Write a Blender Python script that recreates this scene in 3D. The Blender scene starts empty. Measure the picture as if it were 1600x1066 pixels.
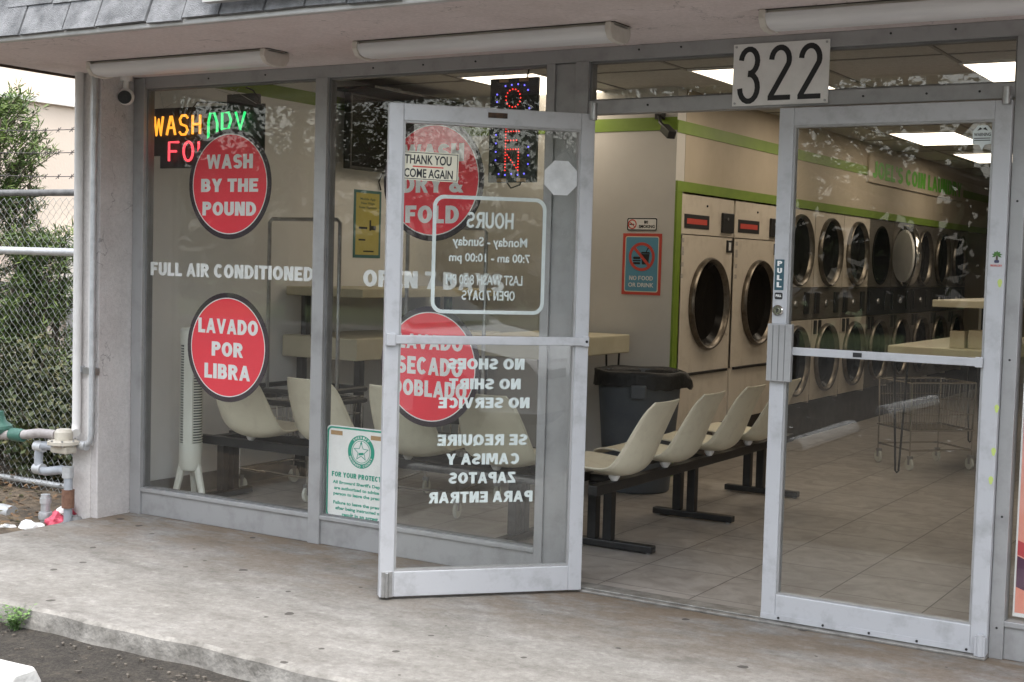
import bpy, bmesh, math, random
from mathutils import Vector, Matrix
R = math.radians
random.seed(7)
S = bpy.context.scene
COL = S.collection

# ------------------------------------------------------------------ camera, sky, sun, exposure
cam = bpy.data.cameras.new('camera'); co = bpy.data.objects.new('camera', cam); COL.objects.link(co)
def cam_matrix(pos, yaw, pitch, roll):
    cy, sy, cp, sp = math.cos(yaw), math.sin(yaw), math.cos(pitch), math.sin(pitch)
    fw = Vector((-sy*cp, cy*cp, sp)); r = Vector((cy, sy, 0)); u = r.cross(fw)
    c, s = math.cos(roll), math.sin(roll)
    r, u = c*r + s*u, -s*r + c*u
    m = Matrix((r, u, -fw)).transposed().to_4x4(); m.translation = pos
    return m
co.matrix_world = cam_matrix((2.9336, -5.3891, 1.4693), R(31.4675), R(-3.3225), R(1.5681))
cam.lens = 47.808; cam.sensor_width = 36; cam.clip_end = 600; cam.clip_start = .05
S.camera = co
W = bpy.data.worlds.new('World'); S.world = W; W.use_nodes = True
nt = W.node_tree; sky = nt.nodes.new('ShaderNodeTexSky'); sky.sky_type = 'NISHITA'; sky.sun_disc = False
SUN_EL, SUN_AZ = R(73), R(140)         # azimuth from +Y towards +X: a veiled high sun in front of the shop, to the right
sky.sun_elevation = SUN_EL; sky.sun_rotation = SUN_AZ; sky.air_density = 1.6; sky.dust_density = 3.0; sky.ozone_density = 1.0
bg = nt.nodes['Background']; hs = nt.nodes.new('ShaderNodeHueSaturation'); hs.inputs['Saturation'].default_value = .34   # veiled, nearly white sky
nt.links.new(sky.outputs[0], hs.inputs['Color']); nt.links.new(hs.outputs[0], bg.inputs[0]); bg.inputs[1].default_value = .13
sun = bpy.data.lights.new('sun', 'SUN'); so = bpy.data.objects.new('sun', sun); COL.objects.link(so)
sun.energy = .7; sun.angle = R(28); sun.color = (1, .94, .86)
sd = Vector((math.sin(SUN_AZ)*math.cos(SUN_EL), math.cos(SUN_AZ)*math.cos(SUN_EL), math.sin(SUN_EL)))
so.rotation_euler = (-sd).to_track_quat('-Z', 'Y').to_euler()
S.view_settings.view_transform = 'Standard'; S.view_settings.look = 'None'
S.view_settings.exposure = 2.05; S.view_settings.gamma = 1
S.cycles.transparent_max_bounces = 24; S.cycles.max_bounces = 8; S.cycles.diffuse_bounces = 4
CEIL_EMIT = 1.25

# ------------------------------------------------------------------ materials
def M(name, c, c2=None, scale=4, rough=.5, metal=0, bump=0, bscale=60, detail=5, spec=.5, lo=.35, hi=.65, emit=None, es=1, stretch=None, tr=0):
    m = bpy.data.materials.new(name); m.use_nodes = True; t = m.node_tree; b = t.nodes['Principled BSDF']
    b.inputs['Roughness'].default_value = rough; b.inputs['Metallic'].default_value = metal
    b.inputs['Specular IOR Level'].default_value = spec
    b.inputs['Base Color'].default_value = (*c, 1)
    tc = t.nodes.new('ShaderNodeTexCoord')
    if c2:
        n = t.nodes.new('ShaderNodeTexNoise'); n.inputs['Scale'].default_value = scale; n.inputs['Detail'].default_value = detail
        n.inputs['Roughness'].default_value = .65
        src = tc.outputs['Object']
        if stretch:
            mp = t.nodes.new('ShaderNodeMapping'); mp.inputs['Scale'].default_value = stretch; t.links.new(src, mp.inputs[0]); src = mp.outputs[0]
        t.links.new(src, n.inputs['Vector'])
        r = t.nodes.new('ShaderNodeValToRGB'); r.color_ramp.elements[0].position = lo; r.color_ramp.elements[1].position = hi
        r.color_ramp.elements[0].color = (*c, 1); r.color_ramp.elements[1].color = (*c2, 1)
        t.links.new(n.outputs['Fac'], r.inputs[0]); t.links.new(r.outputs[0], b.inputs['Base Color'])
    if bump:
        n2 = t.nodes.new('ShaderNodeTexNoise'); n2.inputs['Scale'].default_value = bscale; n2.inputs['Detail'].default_value = 4
        t.links.new(tc.outputs['Object'], n2.inputs['Vector'])
        bp = t.nodes.new('ShaderNodeBump'); bp.inputs['Strength'].default_value = bump; bp.inputs['Distance'].default_value = .01
        t.links.new(n2.outputs['Fac'], bp.inputs['Height']); t.links.new(bp.outputs[0], b.inputs['Normal'])
    if emit:
        b.inputs['Emission Color'].default_value = (*emit, 1); b.inputs['Emission Strength'].default_value = es
    return m
def node(t, kind, **kw):
    n = t.nodes.new(kind)
    for k, v in kw.items(): setattr(n, k, v)
    return n
def math_(t, op, a, b=None, clamp=False):
    n = node(t, 'ShaderNodeMath', operation=op, use_clamp=clamp)
    for i, x in enumerate((a, b)):
        if x is None: continue
        if isinstance(x, (int, float)): n.inputs[i].default_value = x
        else: t.links.new(x, n.inputs[i])
    return n.outputs[0]
def noise(t, vec, scale, detail=5, rough=.6):
    n = node(t, 'ShaderNodeTexNoise'); n.inputs['Scale'].default_value = scale; n.inputs['Detail'].default_value = detail; n.inputs['Roughness'].default_value = rough
    t.links.new(vec, n.inputs['Vector']); return n.outputs['Fac']
def ramp(t, fac, stops):
    r = node(t, 'ShaderNodeValToRGB'); cr = r.color_ramp
    while len(cr.elements) < len(stops): cr.elements.new(.5)
    for e, (p, c) in zip(cr.elements, stops): e.position = p; e.color = (*c, 1) if len(c) == 3 else c
    t.links.new(fac, r.inputs[0]); return r.outputs[0]
def mix(t, fac, a, b, mode='MIX'):
    n = node(t, 'ShaderNodeMix', data_type='RGBA', blend_type=mode)
    if isinstance(fac, (int, float)): n.inputs[0].default_value = fac
    else: t.links.new(fac, n.inputs[0])
    for i, x in ((6, a), (7, b)):
        if isinstance(x, tuple): n.inputs[i].default_value = (*x, 1)
        else: t.links.new(x, n.inputs[i])
    return n.outputs[2]
def setbump(t, b, h, strength, dist=.01):
    bp = node(t, 'ShaderNodeBump'); bp.inputs['Strength'].default_value = strength; bp.inputs['Distance'].default_value = dist
    t.links.new(h, bp.inputs['Height']); t.links.new(bp.outputs[0], b.inputs['Normal'])

def glass_mat():
    m = bpy.data.materials.new('pane_glass'); m.use_nodes = True; t = m.node_tree; t.nodes.clear()
    out = node(t, 'ShaderNodeOutputMaterial'); lw = node(t, 'ShaderNodeLayerWeight'); lw.inputs[0].default_value = .5
    p5 = math_(t, 'POWER', lw.outputs['Facing'], 5.0)
    f = math_(t, 'ADD', math_(t, 'MULTIPLY', p5, .94), .042, True)
    tc = node(t, 'ShaderNodeTexCoord')
    tr = node(t, 'ShaderNodeBsdfTransparent'); tr.inputs[0].default_value = (.98, .985, .98, 1)
    gl = node(t, 'ShaderNodeBsdfGlossy'); gl.inputs['Roughness'].default_value = .004
    mx = node(t, 'ShaderNodeMixShader'); t.links.new(f, mx.inputs[0]); t.links.new(tr.outputs[0], mx.inputs[1]); t.links.new(gl.outputs[0], mx.inputs[2])
    # thin film of dust, denser in patches
    df = node(t, 'ShaderNodeBsdfDiffuse'); df.inputs[0].default_value = (.6, .6, .58, 1)
    d = math_(t, 'MULTIPLY', math_(t, 'POWER', noise(t, tc.outputs['Object'], 5, 8, .7), 3.0), .03)
    m2 = node(t, 'ShaderNodeMixShader'); t.links.new(d, m2.inputs[0]); t.links.new(mx.outputs[0], m2.inputs[1]); t.links.new(df.outputs[0], m2.inputs[2])
    t.links.new(m2.outputs[0], out.inputs[0])
    return m
def concrete_mat():
    m = bpy.data.materials.new('pavement_concrete'); m.use_nodes = True; t = m.node_tree; b = t.nodes['Principled BSDF']
    tc = node(t, 'ShaderNodeTexCoord'); v = tc.outputs['Object']
    sx = node(t, 'ShaderNodeSeparateXYZ'); t.links.new(v, sx.inputs[0])
    mp = node(t, 'ShaderNodeMapping'); mp.inputs['Scale'].default_value = (1, 1.9, 1); mp.inputs['Rotation'].default_value = (0, 0, .25); t.links.new(v, mp.inputs[0])
    big = noise(t, mp.outputs[0], 1.7, 7, .66); fine = noise(t, v, 34, 6, .7); mid = noise(t, mp.outputs[0], 6, 6, .7)
    base = ramp(t, big, [(.30, (.105, .100, .091)), (.48, (.200, .194, .183)), (.68, (.295, .288, .278))])
    base = mix(t, math_(t, 'MULTIPLY', mid, .55), base, mix(t, .75, base, (.17, .155, .135)), 'MIX')
    base = mix(t, .35, base, ramp(t, fine, [(.3, (.105, .10, .092)), (.7, (.35, .338, .318))]), 'MIX')
    blot = ramp(t, noise(t, v, 13, 9, .78), [(.44, (0, 0, 0)), (.62, (1, 1, 1))])
    base = mix(t, math_(t, 'MULTIPLY', blot, .38), base, (.10, .093, .082))
    pale = ramp(t, noise(t, mp.outputs[0], 8.5, 9, .8), [(.55, (0, 0, 0)), (.70, (1, 1, 1))])
    base = mix(t, math_(t, 'MULTIPLY', pale, .5), base, (.40, .39, .37))
    grit = ramp(t, noise(t, v, 120, 2, .5), [(.64, (0, 0, 0)), (.70, (1, 1, 1))])
    base = mix(t, math_(t, 'MULTIPLY', grit, .45), base, (.06, .055, .05))
    # brown stain along the shop front
    near = math_(t, 'MULTIPLY', math_(t, 'ADD', sx.outputs['Y'], .95, False), 1.15, True)
    st = math_(t, 'MULTIPLY', near, ramp(t, noise(t, mp.outputs[0], 2.3, 6, .7), [(.38, (0, 0, 0)), (.56, (1, 1, 1))]), True)
    base = mix(t, math_(t, 'MULTIPLY', st, .66), base, (.135, .085, .042))
    # dark trodden patches and flattened gum
    dk = ramp(t, noise(t, mp.outputs[0], 3.1, 7, .75), [(.52, (0, 0, 0)), (.70, (1, 1, 1))])
    base = mix(t, math_(t, 'MULTIPLY', dk, .55), base, (.085, .08, .072))
    vo = node(t, 'ShaderNodeTexVoronoi', voronoi_dimensions='2D'); vo.inputs['Scale'].default_value = 4.4; vo.inputs['Randomness'].default_value = 1.0
    wob = node(t, 'ShaderNodeVectorMath', operation='SCALE'); 
    nz = node(t, 'ShaderNodeTexNoise'); nz.inputs['Scale'].default_value = 16; t.links.new(v, nz.inputs['Vector'])
    t.links.new(nz.outputs['Color'], wob.inputs[0]); wob.inputs['Scale'].default_value = .035
    ad = node(t, 'ShaderNodeVectorMath', operation='ADD'); t.links.new(v, ad.inputs[0]); t.links.new(wob.outputs[0], ad.inputs[1])
    fl = node(t, 'ShaderNodeVectorMath', operation='MULTIPLY'); fl.inputs[1].default_value = (1, 1, 0); t.links.new(ad.outputs[0], fl.inputs[0])
    t.links.new(fl.outputs[0], vo.inputs['Vector'])
    sc_ = node(t, 'ShaderNodeSeparateColor'); t.links.new(vo.outputs['Color'], sc_.inputs[0])
    rad = math_(t, 'MULTIPLY', math_(t, 'SUBTRACT', sc_.outputs[0], .55), .20)
    spot = math_(t, 'MULTIPLY', math_(t, 'SUBTRACT', rad, vo.outputs['Distance']), 90, True)
    base = mix(t, math_(t, 'MULTIPLY', spot, .85), base, (.045, .04, .036))
    # one long hairline crack field
    t.links.new(base, b.inputs['Base Color']); b.inputs['Roughness'].default_value = .86; b.inputs['Specular IOR Level'].default_value = .3
    setbump(t, b, math_(t, 'ADD', fine, math_(t, 'MULTIPLY', mid, .8)), .35, .012)
    return m
def asphalt_mat():
    m = bpy.data.materials.new('old_asphalt'); m.use_nodes = True; t = m.node_tree; b = t.nodes['Principled BSDF']
    tc = node(t, 'ShaderNodeTexCoord'); v = tc.outputs['Object']; sx = node(t, 'ShaderNodeSeparateXYZ'); t.links.new(v, sx.inputs[0])
    big = noise(t, v, 2.6, 8, .72); fine = noise(t, v, 90, 4, .8); speck = noise(t, v, 55, 3, .6); mid = noise(t, v, 11, 7, .75)
    lot = ramp(t, big, [(.35, (.085, .08, .072)), (.6, (.13, .122, .11))])
    grime = ramp(t, mid, [(.36, (.016, .0145, .013)), (.52, (.040, .036, .031)), (.68, (.085, .072, .056))])
    edge = math_(t, 'MULTIPLY', math_(t, 'ADD', math_(t, 'ADD', sx.outputs['Y'], 3.3), math_(t, 'MULTIPLY', big, .8)), 1.6, True)
    base = mix(t, edge, lot, grime)
    base = mix(t, .45, base, ramp(t, fine, [(.35, (.014, .013, .012)), (.7, (.12, .108, .094))]))
    base = mix(t, math_(t, 'MULTIPLY', ramp(t, speck, [(.69, (0, 0, 0)), (.72, (1, 1, 1))]), .45), base, (.20, .165, .13))
    t.links.new(base, b.inputs['Base Color']); b.inputs['Roughness'].default_value = .92; b.inputs['Specular IOR Level'].default_value = .25
    setbump(t, b, fine, .8, .015); return m
def tile_mat():
    m = bpy.data.materials.new('floor_tile'); m.use_nodes = True; t = m.node_tree; b = t.nodes['Principled BSDF']
    tc = node(t, 'ShaderNodeTexCoord'); v = tc.outputs['Object']
    sx = node(t, 'ShaderNodeSeparateXYZ'); t.links.new(v, sx.inputs[0])
    def line(o, off):
        a = math_(t, 'FRACT', math_(t, 'DIVIDE', math_(t, 'ADD', o, off), .457))
        return math_(t, 'LESS_THAN', math_(t, 'ABSOLUTE', math_(t, 'SUBTRACT', a, .5)), .007)
    g = math_(t, 'MAXIMUM', line(sx.outputs['X'], .1585 + 4.57), line(sx.outputs['Y'], .05 + 4.57))
    def cell(o, off): return math_(t, 'FLOOR', math_(t, 'ADD', math_(t, 'DIVIDE', math_(t, 'ADD', o, off), .457), .5))
    wn = node(t, 'ShaderNodeTexWhiteNoise', noise_dimensions='2D'); cb = node(t, 'ShaderNodeCombineXYZ')
    t.links.new(cell(sx.outputs['X'], .1585+4.57), cb.inputs[0]); t.links.new(cell(sx.outputs['Y'], .05+4.57), cb.inputs[1]); t.links.new(cb.outputs[0], wn.inputs['Vector'])
    off = node(t, 'ShaderNodeVectorMath', operation='SCALE'); off.inputs['Scale'].default_value = 7.0; t.links.new(wn.outputs['Color'], off.inputs[0])
    pv_ = node(t, 'ShaderNodeVectorMath', operation='ADD'); t.links.new(v, pv_.inputs[0]); t.links.new(off.outputs[0], pv_.inputs[1])
    nn_ = node(t, 'ShaderNodeTexNoise'); nn_.inputs['Scale'].default_value = 5; nn_.inputs['Detail'].default_value = 9; nn_.inputs['Roughness'].default_value = .62; nn_.inputs['Distortion'].default_value = 1.4; t.links.new(pv_.outputs[0], nn_.inputs['Vector'])
    base = ramp(t, nn_.outputs['Fac'], [(.3, (.27, .24, .215)), (.5, (.385, .352, .318)), (.7, (.48, .45, .415))])
    base = mix(t, math_(t, 'MULTIPLY', wn.outputs['Value'], .22), base, (.25, .22, .195))
    base = mix(t, math_(t, 'MULTIPLY', ramp(t, noise(t, v, 2.3, 8, .75), [(.48, (0, 0, 0)), (.72, (1, 1, 1))]), .45), base, (.20, .175, .15))
    base = mix(t, math_(t, 'MULTIPLY', g, .9), base, (.075, .066, .058))
    t.links.new(base, b.inputs['Base Color']); b.inputs['Roughness'].default_value = .33; b.inputs['Specular IOR Level'].default_value = .4
    setbump(t, b, noise(t, v, 5, 3), .06, .01)
    return m
def leaf_mat(name, a, b_, c):
    m = bpy.data.materials.new(name); m.use_nodes = True; t = m.node_tree; b = t.nodes['Principled BSDF']
    g = node(t, 'ShaderNodeNewGeometry')
    col = ramp(t, g.outputs['Random Per Island'], [(0, a), (.5, b_), (1, c)])
    t.links.new(col, b.inputs['Base Color']); b.inputs['Roughness'].default_value = .55; b.inputs['Specular IOR Level'].default_value = .3
    return m
def stucco_mat(name, a, b_, c, cracks=.5, bs=130, strength=.5, flecks=0):
    m = bpy.data.materials.new(name); m.use_nodes = True; t = m.node_tree; b = t.nodes['Principled BSDF']
    tc = node(t, 'ShaderNodeTexCoord'); v = tc.outputs['Object']
    base = ramp(t, noise(t, v, 2.2, 7, .65), [(.32, a), (.5, b_), (.68, c)])
    base = mix(t, .25, base, ramp(t, noise(t, v, 60, 4, .7), [(.3, tuple(.55*x for x in b_)), (.7, tuple(min(1, 1.35*x) for x in b_))]))
    h = noise(t, v, bs, 4, .7)
    vo = node(t, 'ShaderNodeTexVoronoi', feature='DISTANCE_TO_EDGE'); vo.inputs['Scale'].default_value = 2.6
    nz = node(t, 'ShaderNodeTexNoise'); nz.inputs['Scale'].default_value = 5; nz.inputs['Detail'].default_value = 6; t.links.new(v, nz.inputs['Vector'])
    sc2 = node(t, 'ShaderNodeVectorMath', operation='SCALE'); sc2.inputs['Scale'].default_value = .5; t.links.new(nz.outputs['Color'], sc2.inputs[0])
    ad = node(t, 'ShaderNodeVectorMath', operation='ADD'); t.links.new(v, ad.inputs[0]); t.links.new(sc2.outputs[0], ad.inputs[1]); t.links.new(ad.outputs[0], vo.inputs['Vector'])
    ck = math_(t, 'MULTIPLY', math_(t, 'LESS_THAN', vo.outputs['Distance'], .008), ramp(t, noise(t, v, 3.3, 3), [(.5, (0, 0, 0)), (.6, (1, 1, 1))]))
    base = mix(t, math_(t, 'MULTIPLY', ck, cracks), base, tuple(.3*x for x in a))
    if flecks:
        mp = node(t, 'ShaderNodeMapping'); mp.inputs['Scale'].default_value = (4, 22, 4); mp.inputs['Rotation'].default_value = (0, 0, .2); t.links.new(v, mp.inputs[0])
        fk = ramp(t, noise(t, mp.outputs[0], 1.3, 3, .6), [(.70, (0, 0, 0)), (.74, (1, 1, 1))])
        base = mix(t, math_(t, 'MULTIPLY', fk, flecks), base, tuple(.25*x for x in a))
        base = mix(t, math_(t, 'MULTIPLY', ramp(t, noise(t, v, 1.4, 6, .7), [(.52, (0, 0, 0)), (.72, (1, 1, 1))]), .35), base, (.36, .29, .24))
    t.links.new(base, b.inputs['Base Color']); b.inputs['Roughness'].default_value = .9; b.inputs['Specular IOR Level'].default_value = .25
    setbump(t, b, h, strength, .008); return m

GLASS = glass_mat()
m_conc = concrete_mat(); m_asph = asphalt_mat(); m_tile = tile_mat()
m_curb = M('curb_concrete', (.12, .113, .102), (.27, .258, .238), 9, .9, bump=.6, bscale=50)
m_dirt = M('dirt', (.05, .04, .03), (.16, .12, .08), 9, .95, bump=.8, bscale=60)
m_alum = M('grey_aluminium', (.37, .37, .372), (.235, .232, .228), 7, .42, .35, bump=.05, bscale=90, lo=.48, hi=.86, detail=9)
m_alum_d = M('dark_aluminium', (.16, .16, .16), (.22, .22, .22), 6, .5, .3)  # darker grey than the frame, for glazing gasket and plate ribs
m_white_al = M('white_door_paint', (.48, .488, .51), (.25, .25, .25), 11, .38, .15, lo=.50, hi=.95, bump=.05, bscale=70, detail=9)
m_stucco = stucco_mat('grey_stucco', (.44, .41, .40), (.56, .53, .52), (.66, .63, .62), .5, 120, .75)
m_strip = stucco_mat('pale_stucco', (.52, .49, .47), (.60, .57, .55), (.68, .65, .63), .2, 120, .4)
m_soffit = stucco_mat('soffit_paint', (.60, .525, .51), (.67, .59, .575), (.72, .64, .625), .5, 90, .35, .75)
m_drip = M('drip_edge_metal', (.42, .41, .40), (.52, .51, .50), 8, .5, .2)
m_shing = M('grey_shingle', (.115, .118, .125), (.26, .265, .275), 9, .95, bump=.9, bscale=220, detail=8)
m_black = M('black_plastic', (.014, .014, .015), (.024, .024, .025), 12, .42)
m_blackm = M('black_metal', (.016, .016, .017), (.03, .029, .028), 9, .38, .1, bump=.06)
m_chrome = M('chrome', (.62, .6, .57), None, rough=.16, metal=1)
m_ringm = M('dull_door_ring', (.10, .085, .068), (.19, .165, .135), 14, .34, .85)
m_steel = M('steel', (.36, .36, .36), (.5, .5, .5), 20, .35, .9)
m_galv = M('galvanised_steel', (.42, .43, .44), (.56, .57, .58), 14, .5, .45)
m_rail = M('dark_rail', (.12, .12, .12), (.20, .20, .20), 14, .6, .4)
m_wire = M('fence_wire', (.25, .26, .25), (.34, .35, .34), 10, .5, .5)
m_wall = M('white_wall_paint', (.52, .50, .47), (.57, .55, .52), 2, .6, bump=.06, bscale=200)
m_sidew = M('daylit_white_wall_paint', (.74, .735, .72), (.79, .785, .77), 2, .55, bump=.06, bscale=200)  # lighter copy of the white wall paint: window daylight put into the colour
m_beige = M('beige_wall_paint', (.42, .355, .265), (.48, .41, .315), 2, .6, bump=.06, bscale=200)
m_ceil = M('ceiling_tile', (.45, .43, .40), (.54, .52, .49), 30, .9, bump=.3, bscale=150)
m_green = M('green_stripe', (.15, .235, .022), (.18, .27, .03), 5, .5)
m_base = M('grey_baseboard', (.22, .205, .19), (.27, .255, .235), 8, .5)
m_plinth = M('dark_plinth', (.045, .04, .036), (.07, .062, .056), 8, .7)
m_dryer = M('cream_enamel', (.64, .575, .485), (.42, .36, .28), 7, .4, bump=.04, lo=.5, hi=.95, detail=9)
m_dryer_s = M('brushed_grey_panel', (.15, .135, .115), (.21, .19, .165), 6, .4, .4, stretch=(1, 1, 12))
m_dglass = M('dark_door_glass', (.012, .011, .010), None, rough=.22, spec=.06)
m_drum = M('dryer_drum', (.13, .125, .12), (.2, .19, .18), 20, .4, .8)
m_shell = M('cream_fibreglass', (.73, .68, .53), (.55, .49, .37), 13, .38, bump=.05, bscale=120, lo=.5, hi=.95, detail=9)
m_lam = M('cream_laminate', (.52, .47, .33), (.58, .53, .39), 5, .4)
m_red = M('red_vinyl', (.78, .030, .055), (.84, .038, .065), 3, .45)
m_navy = M('dark_purple_vinyl', (.028, .014, .022), None, rough=.5)
m_wvin = M('white_vinyl', (.80, .80, .79), (.72, .72, .71), 12, .5)
m_etch = M('frosted_white_vinyl', (.70, .76, .76), (.62, .68, .68), 9, .5)
m_signw = M('white_sign_enamel', (.80, .79, .77), (.70, .69, .67), 8, .4)
m_ink = M('black_ink', (.018, .018, .02), None, rough=.5)
m_teal = M('green_ink', (.01, .30, .20), None, rough=.5)
m_tape = M('brown_tape', (.36, .22, .10), (.42, .27, .13), 20, .5)
m_canbin = M('grey_blue_plastic', (.075, .085, .098), (.10, .112, .125), 5, .5, bump=.05)
m_bag = M('black_bag', (.010, .010, .011), (.02, .02, .021), 18, .5, bump=.8, bscale=22)
m_fan = M('white_fan_plastic', (.66, .67, .60), (.70, .71, .64), 5, .4)
m_lens = M('lamp_lens_acrylic', (.64, .64, .65), (.74, .735, .735), 6, .35, stretch=(.3, 4, 4))
m_lampbody = M('aged_lamp_body', (.56, .52, .46), (.66, .62, .56), 9, .5)
m_rustblk = M('dark_gap', (.03, .025, .02), (.09, .06, .04), 16, .9)
m_bluesign = M('sign_blue', (.11, .30, .43), None, rough=.5)
m_redsign = M('sign_red', (.55, .07, .05), None, rough=.5)
m_cream_sign = M('sign_cream', (.74, .71, .58), (.68, .65, .52), 15, .5)
m_oct = M('silver_sticker', (.50, .51, .52), (.66, .67, .68), 11, .4, .3)
m_nbr = M('neighbour_cream_wall', (.62, .52, .43), (.66, .56, .47), .6, .85, bump=.2, bscale=40)
m_trim = M('neighbour_trim', (.70, .67, .62), None, rough=.6)
m_pinkpale = M('pale_pipe_paint', (.60, .58, .56), (.68, .66, .64), 7, .55)
m_meter = M('meter_cream', (.46, .42, .35), (.60, .56, .48), 12, .5)
m_gasg = M('meter_green', (.035, .11, .085), (.055, .15, .115), 12, .45)
m_bark = M('bark', (.07, .055, .04), (.13, .105, .08), 14, .95, bump=.8)
m_podo = leaf_mat('podocarpus_leaf', (.035, .065, .018), (.085, .14, .035), (.20, .27, .075))
m_hedge = leaf_mat('hedge_leaf', (.020, .032, .012), (.055, .075, .025), (.135, .125, .055))
m_treeleaf = leaf_mat('tree_leaf', (.018, .030, .010), (.035, .055, .016), (.06, .085, .025))
m_weed = leaf_mat('weed_leaf', (.06, .13, .03), (.10, .19, .05), (.15, .25, .08))
m_dry = leaf_mat('dry_leaf', (.10, .06, .03), (.17, .10, .05), (.06, .075, .03))
m_stop = M('white_kerb_paint', (.62, .62, .60), (.40, .395, .38), 14, .7, bump=.3)
m_carp = M('white_car_paint', (.74, .74, .74), None, rough=.15, spec=.7)
m_carg = M('car_glass', (.02, .025, .028), None, rough=.05, spec=.7)
m_tyre = M('tyre_rubber', (.02, .02, .02), None, rough=.8)
m_pinkl = M('pink_litter', (.60, .08, .13), None, rough=.4)
m_greyl = M('grey_litter', (.22, .22, .22), (.12, .12, .12), 30, .6)
def EM(name, c, s): return M(name, tuple(.2*x for x in c), None, emit=c, es=s, rough=.4)
m_nO, m_nG, m_nR = EM('neon_orange', (1, .36, .03), .42), EM('neon_green', (.03, .80, .20), .34), EM('neon_red', (1, .075, .10), .42)
m_ledr, m_ledb = EM('led_red', (1, .04, .03), .6), EM('led_blue', (.16, .14, 1), .55)
m_light = EM('ceiling_light', (1, .86, .68), CEIL_EMIT)

# ------------------------------------------------------------------ mesh helpers
class MB:
    def __init__(s): s.v = []; s.f = []
    def quad(s, *p):
        n = len(s.v); s.v += [tuple(q) for q in p]; s.f.append(tuple(range(n, n+len(p)))); return s
    def box(s, x0, x1, y0, y1, z0, z1):
        n = len(s.v)
        s.v += [(x, y, z) for z in (z0, z1) for x, y in ((x0, y0), (x1, y0), (x1, y1), (x0, y1))]
        s.f += [tuple(n+i for i in q) for q in ((3, 2, 1, 0), (4, 5, 6, 7), (0, 1, 5, 4), (1, 2, 6, 5), (2, 3, 7, 6), (3, 0, 4, 7))]; return s
    def obox(s, c, ax, ay, az):          # box round a centre with three half vectors
        c, ax, ay, az = Vector(c), Vector(ax), Vector(ay), Vector(az); n = len(s.v)
        s.v += [tuple(c + i*ax + j*ay + k*az) for k in (-1, 1) for i, j in ((-1, -1), (1, -1), (1, 1), (-1, 1))]
        s.f += [tuple(n+i for i in q) for q in ((3, 2, 1, 0), (4, 5, 6, 7), (0, 1, 5, 4), (1, 2, 6, 5), (2, 3, 7, 6), (3, 0, 4, 7))]; return s
    def tube(s, pts, r, n=8, cap=True, closed=False):
        P = [Vector(p) for p in pts]; rr = r if isinstance(r, (list, tuple)) else [r]*len(P)
        b0 = len(s.v); up = None; L = len(P)
        for i, p in enumerate(P):
            if closed: d = (P[(i+1) % L] - P[i-1])
            else: d = (P[min(i+1, L-1)] - P[max(i-1, 0)])
            d = d.normalized() if d.length > 1e-9 else Vector((0, 0, 1))
            if up is None: up = Vector((0, 0, 1)) if abs(d.z) < .9 else Vector((1, 0, 0))
            a = up - d*up.dot(d)
            if a.length < 1e-6: a = d.orthogonal()
            a.normalize(); b = d.cross(a); up = a
            for k in range(n):
                t = 2*math.pi*k/n; s.v.append(tuple(p + rr[i]*(math.cos(t)*a + math.sin(t)*b)))
        for i in range(L if closed else L-1):
            j = (i+1) % L
            for k in range(n):
                s.f.append((b0+i*n+k, b0+i*n+(k+1) % n, b0+j*n+(k+1) % n, b0+j*n+k))
        if cap and not closed:
            s.f.append(tuple(b0+k for k in reversed(range(n)))); s.f.append(tuple(b0+(L-1)*n+k for k in range(n)))
        return s
    def cyl(s, p0, p1, r, n=16, r1=None): return s.tube([p0, p1], [r, r if r1 is None else r1], n)
    def lathe(s, prof, n=32, o=(0, 0, 0), axis='z', cap=True):   # prof: (radius, height) list
        b0 = len(s.v)
        for r, h in prof:
            for k in range(n):
                t = 2*math.pi*k/n; a, b = r*math.cos(t), r*math.sin(t)
                q = {'z': (a, b, h), 'x': (h, a, b), 'y': (b, h, a)}[axis]
                s.v.append((q[0]+o[0], q[1]+o[1], q[2]+o[2]))
        for i in range(len(prof)-1):
            for k in range(n):
                s.f.append((b0+i*n+k, b0+i*n+(k+1) % n, b0+(i+1)*n+(k+1) % n, b0+(i+1)*n+k))
        if cap:
            s.f.append(tuple(b0+k for k in reversed(range(n)))); s.f.append(tuple(b0+(len(prof)-1)*n+k for k in range(n)))
        return s
    def prism(s, pts, a0, a1, axis='y'): # outline (u,v) extruded along an axis
        f = {'y': lambda u, v, a: (u, a, v), 'x': lambda u, v, a: (a, u, v), 'z': lambda u, v, a: (u, v, a)}[axis]
        n = len(s.v); k = len(pts)
        s.v += [f(u, v, a0) for u, v in pts] + [f(u, v, a1) for u, v in pts]
        s.f.append(tuple(n+i for i in range(k))); s.f.append(tuple(n+k+i for i in reversed(range(k))))
        for i in range(k):
            j = (i+1) % k; s.f.append((n+j, n+i, n+k+i, n+k+j))
        return s
    def ring(s, c, r0, r1, y0, y1, n=48, sx=1):   # flat ring in the xz plane
        b0 = len(s.v)
        for k in range(n):
            t = 2*math.pi*k/n; C_, S_ = math.cos(t), math.sin(t)
            for r, y in ((r0, y0), (r1, y0), (r1, y1), (r0, y1)): s.v.append((c[0]+sx*r*C_, y, c[1]+r*S_))
        for k in range(n):
            a, b = b0+4*k, b0+4*((k+1) % n)
            for i in range(4): s.f.append((a+i, a+(i+1) % 4, b+(i+1) % 4, b+i))
        return s
    def ball(s, c, r, n=8, sz=1):
        m = max(4, n//2); return s.lathe([(max(1e-4, r*math.sin(math.pi*i/m)), -r*sz*math.cos(math.pi*i/m)) for i in range(m+1)], n, c)
    def add(s, o):
        n = len(s.v); s.v += o.v; s.f += [tuple(n+i for i in q) for q in o.f]; return s
    def xf(s, m): s.v = [tuple(m @ Vector(q)) for q in s.v]; return s
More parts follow.
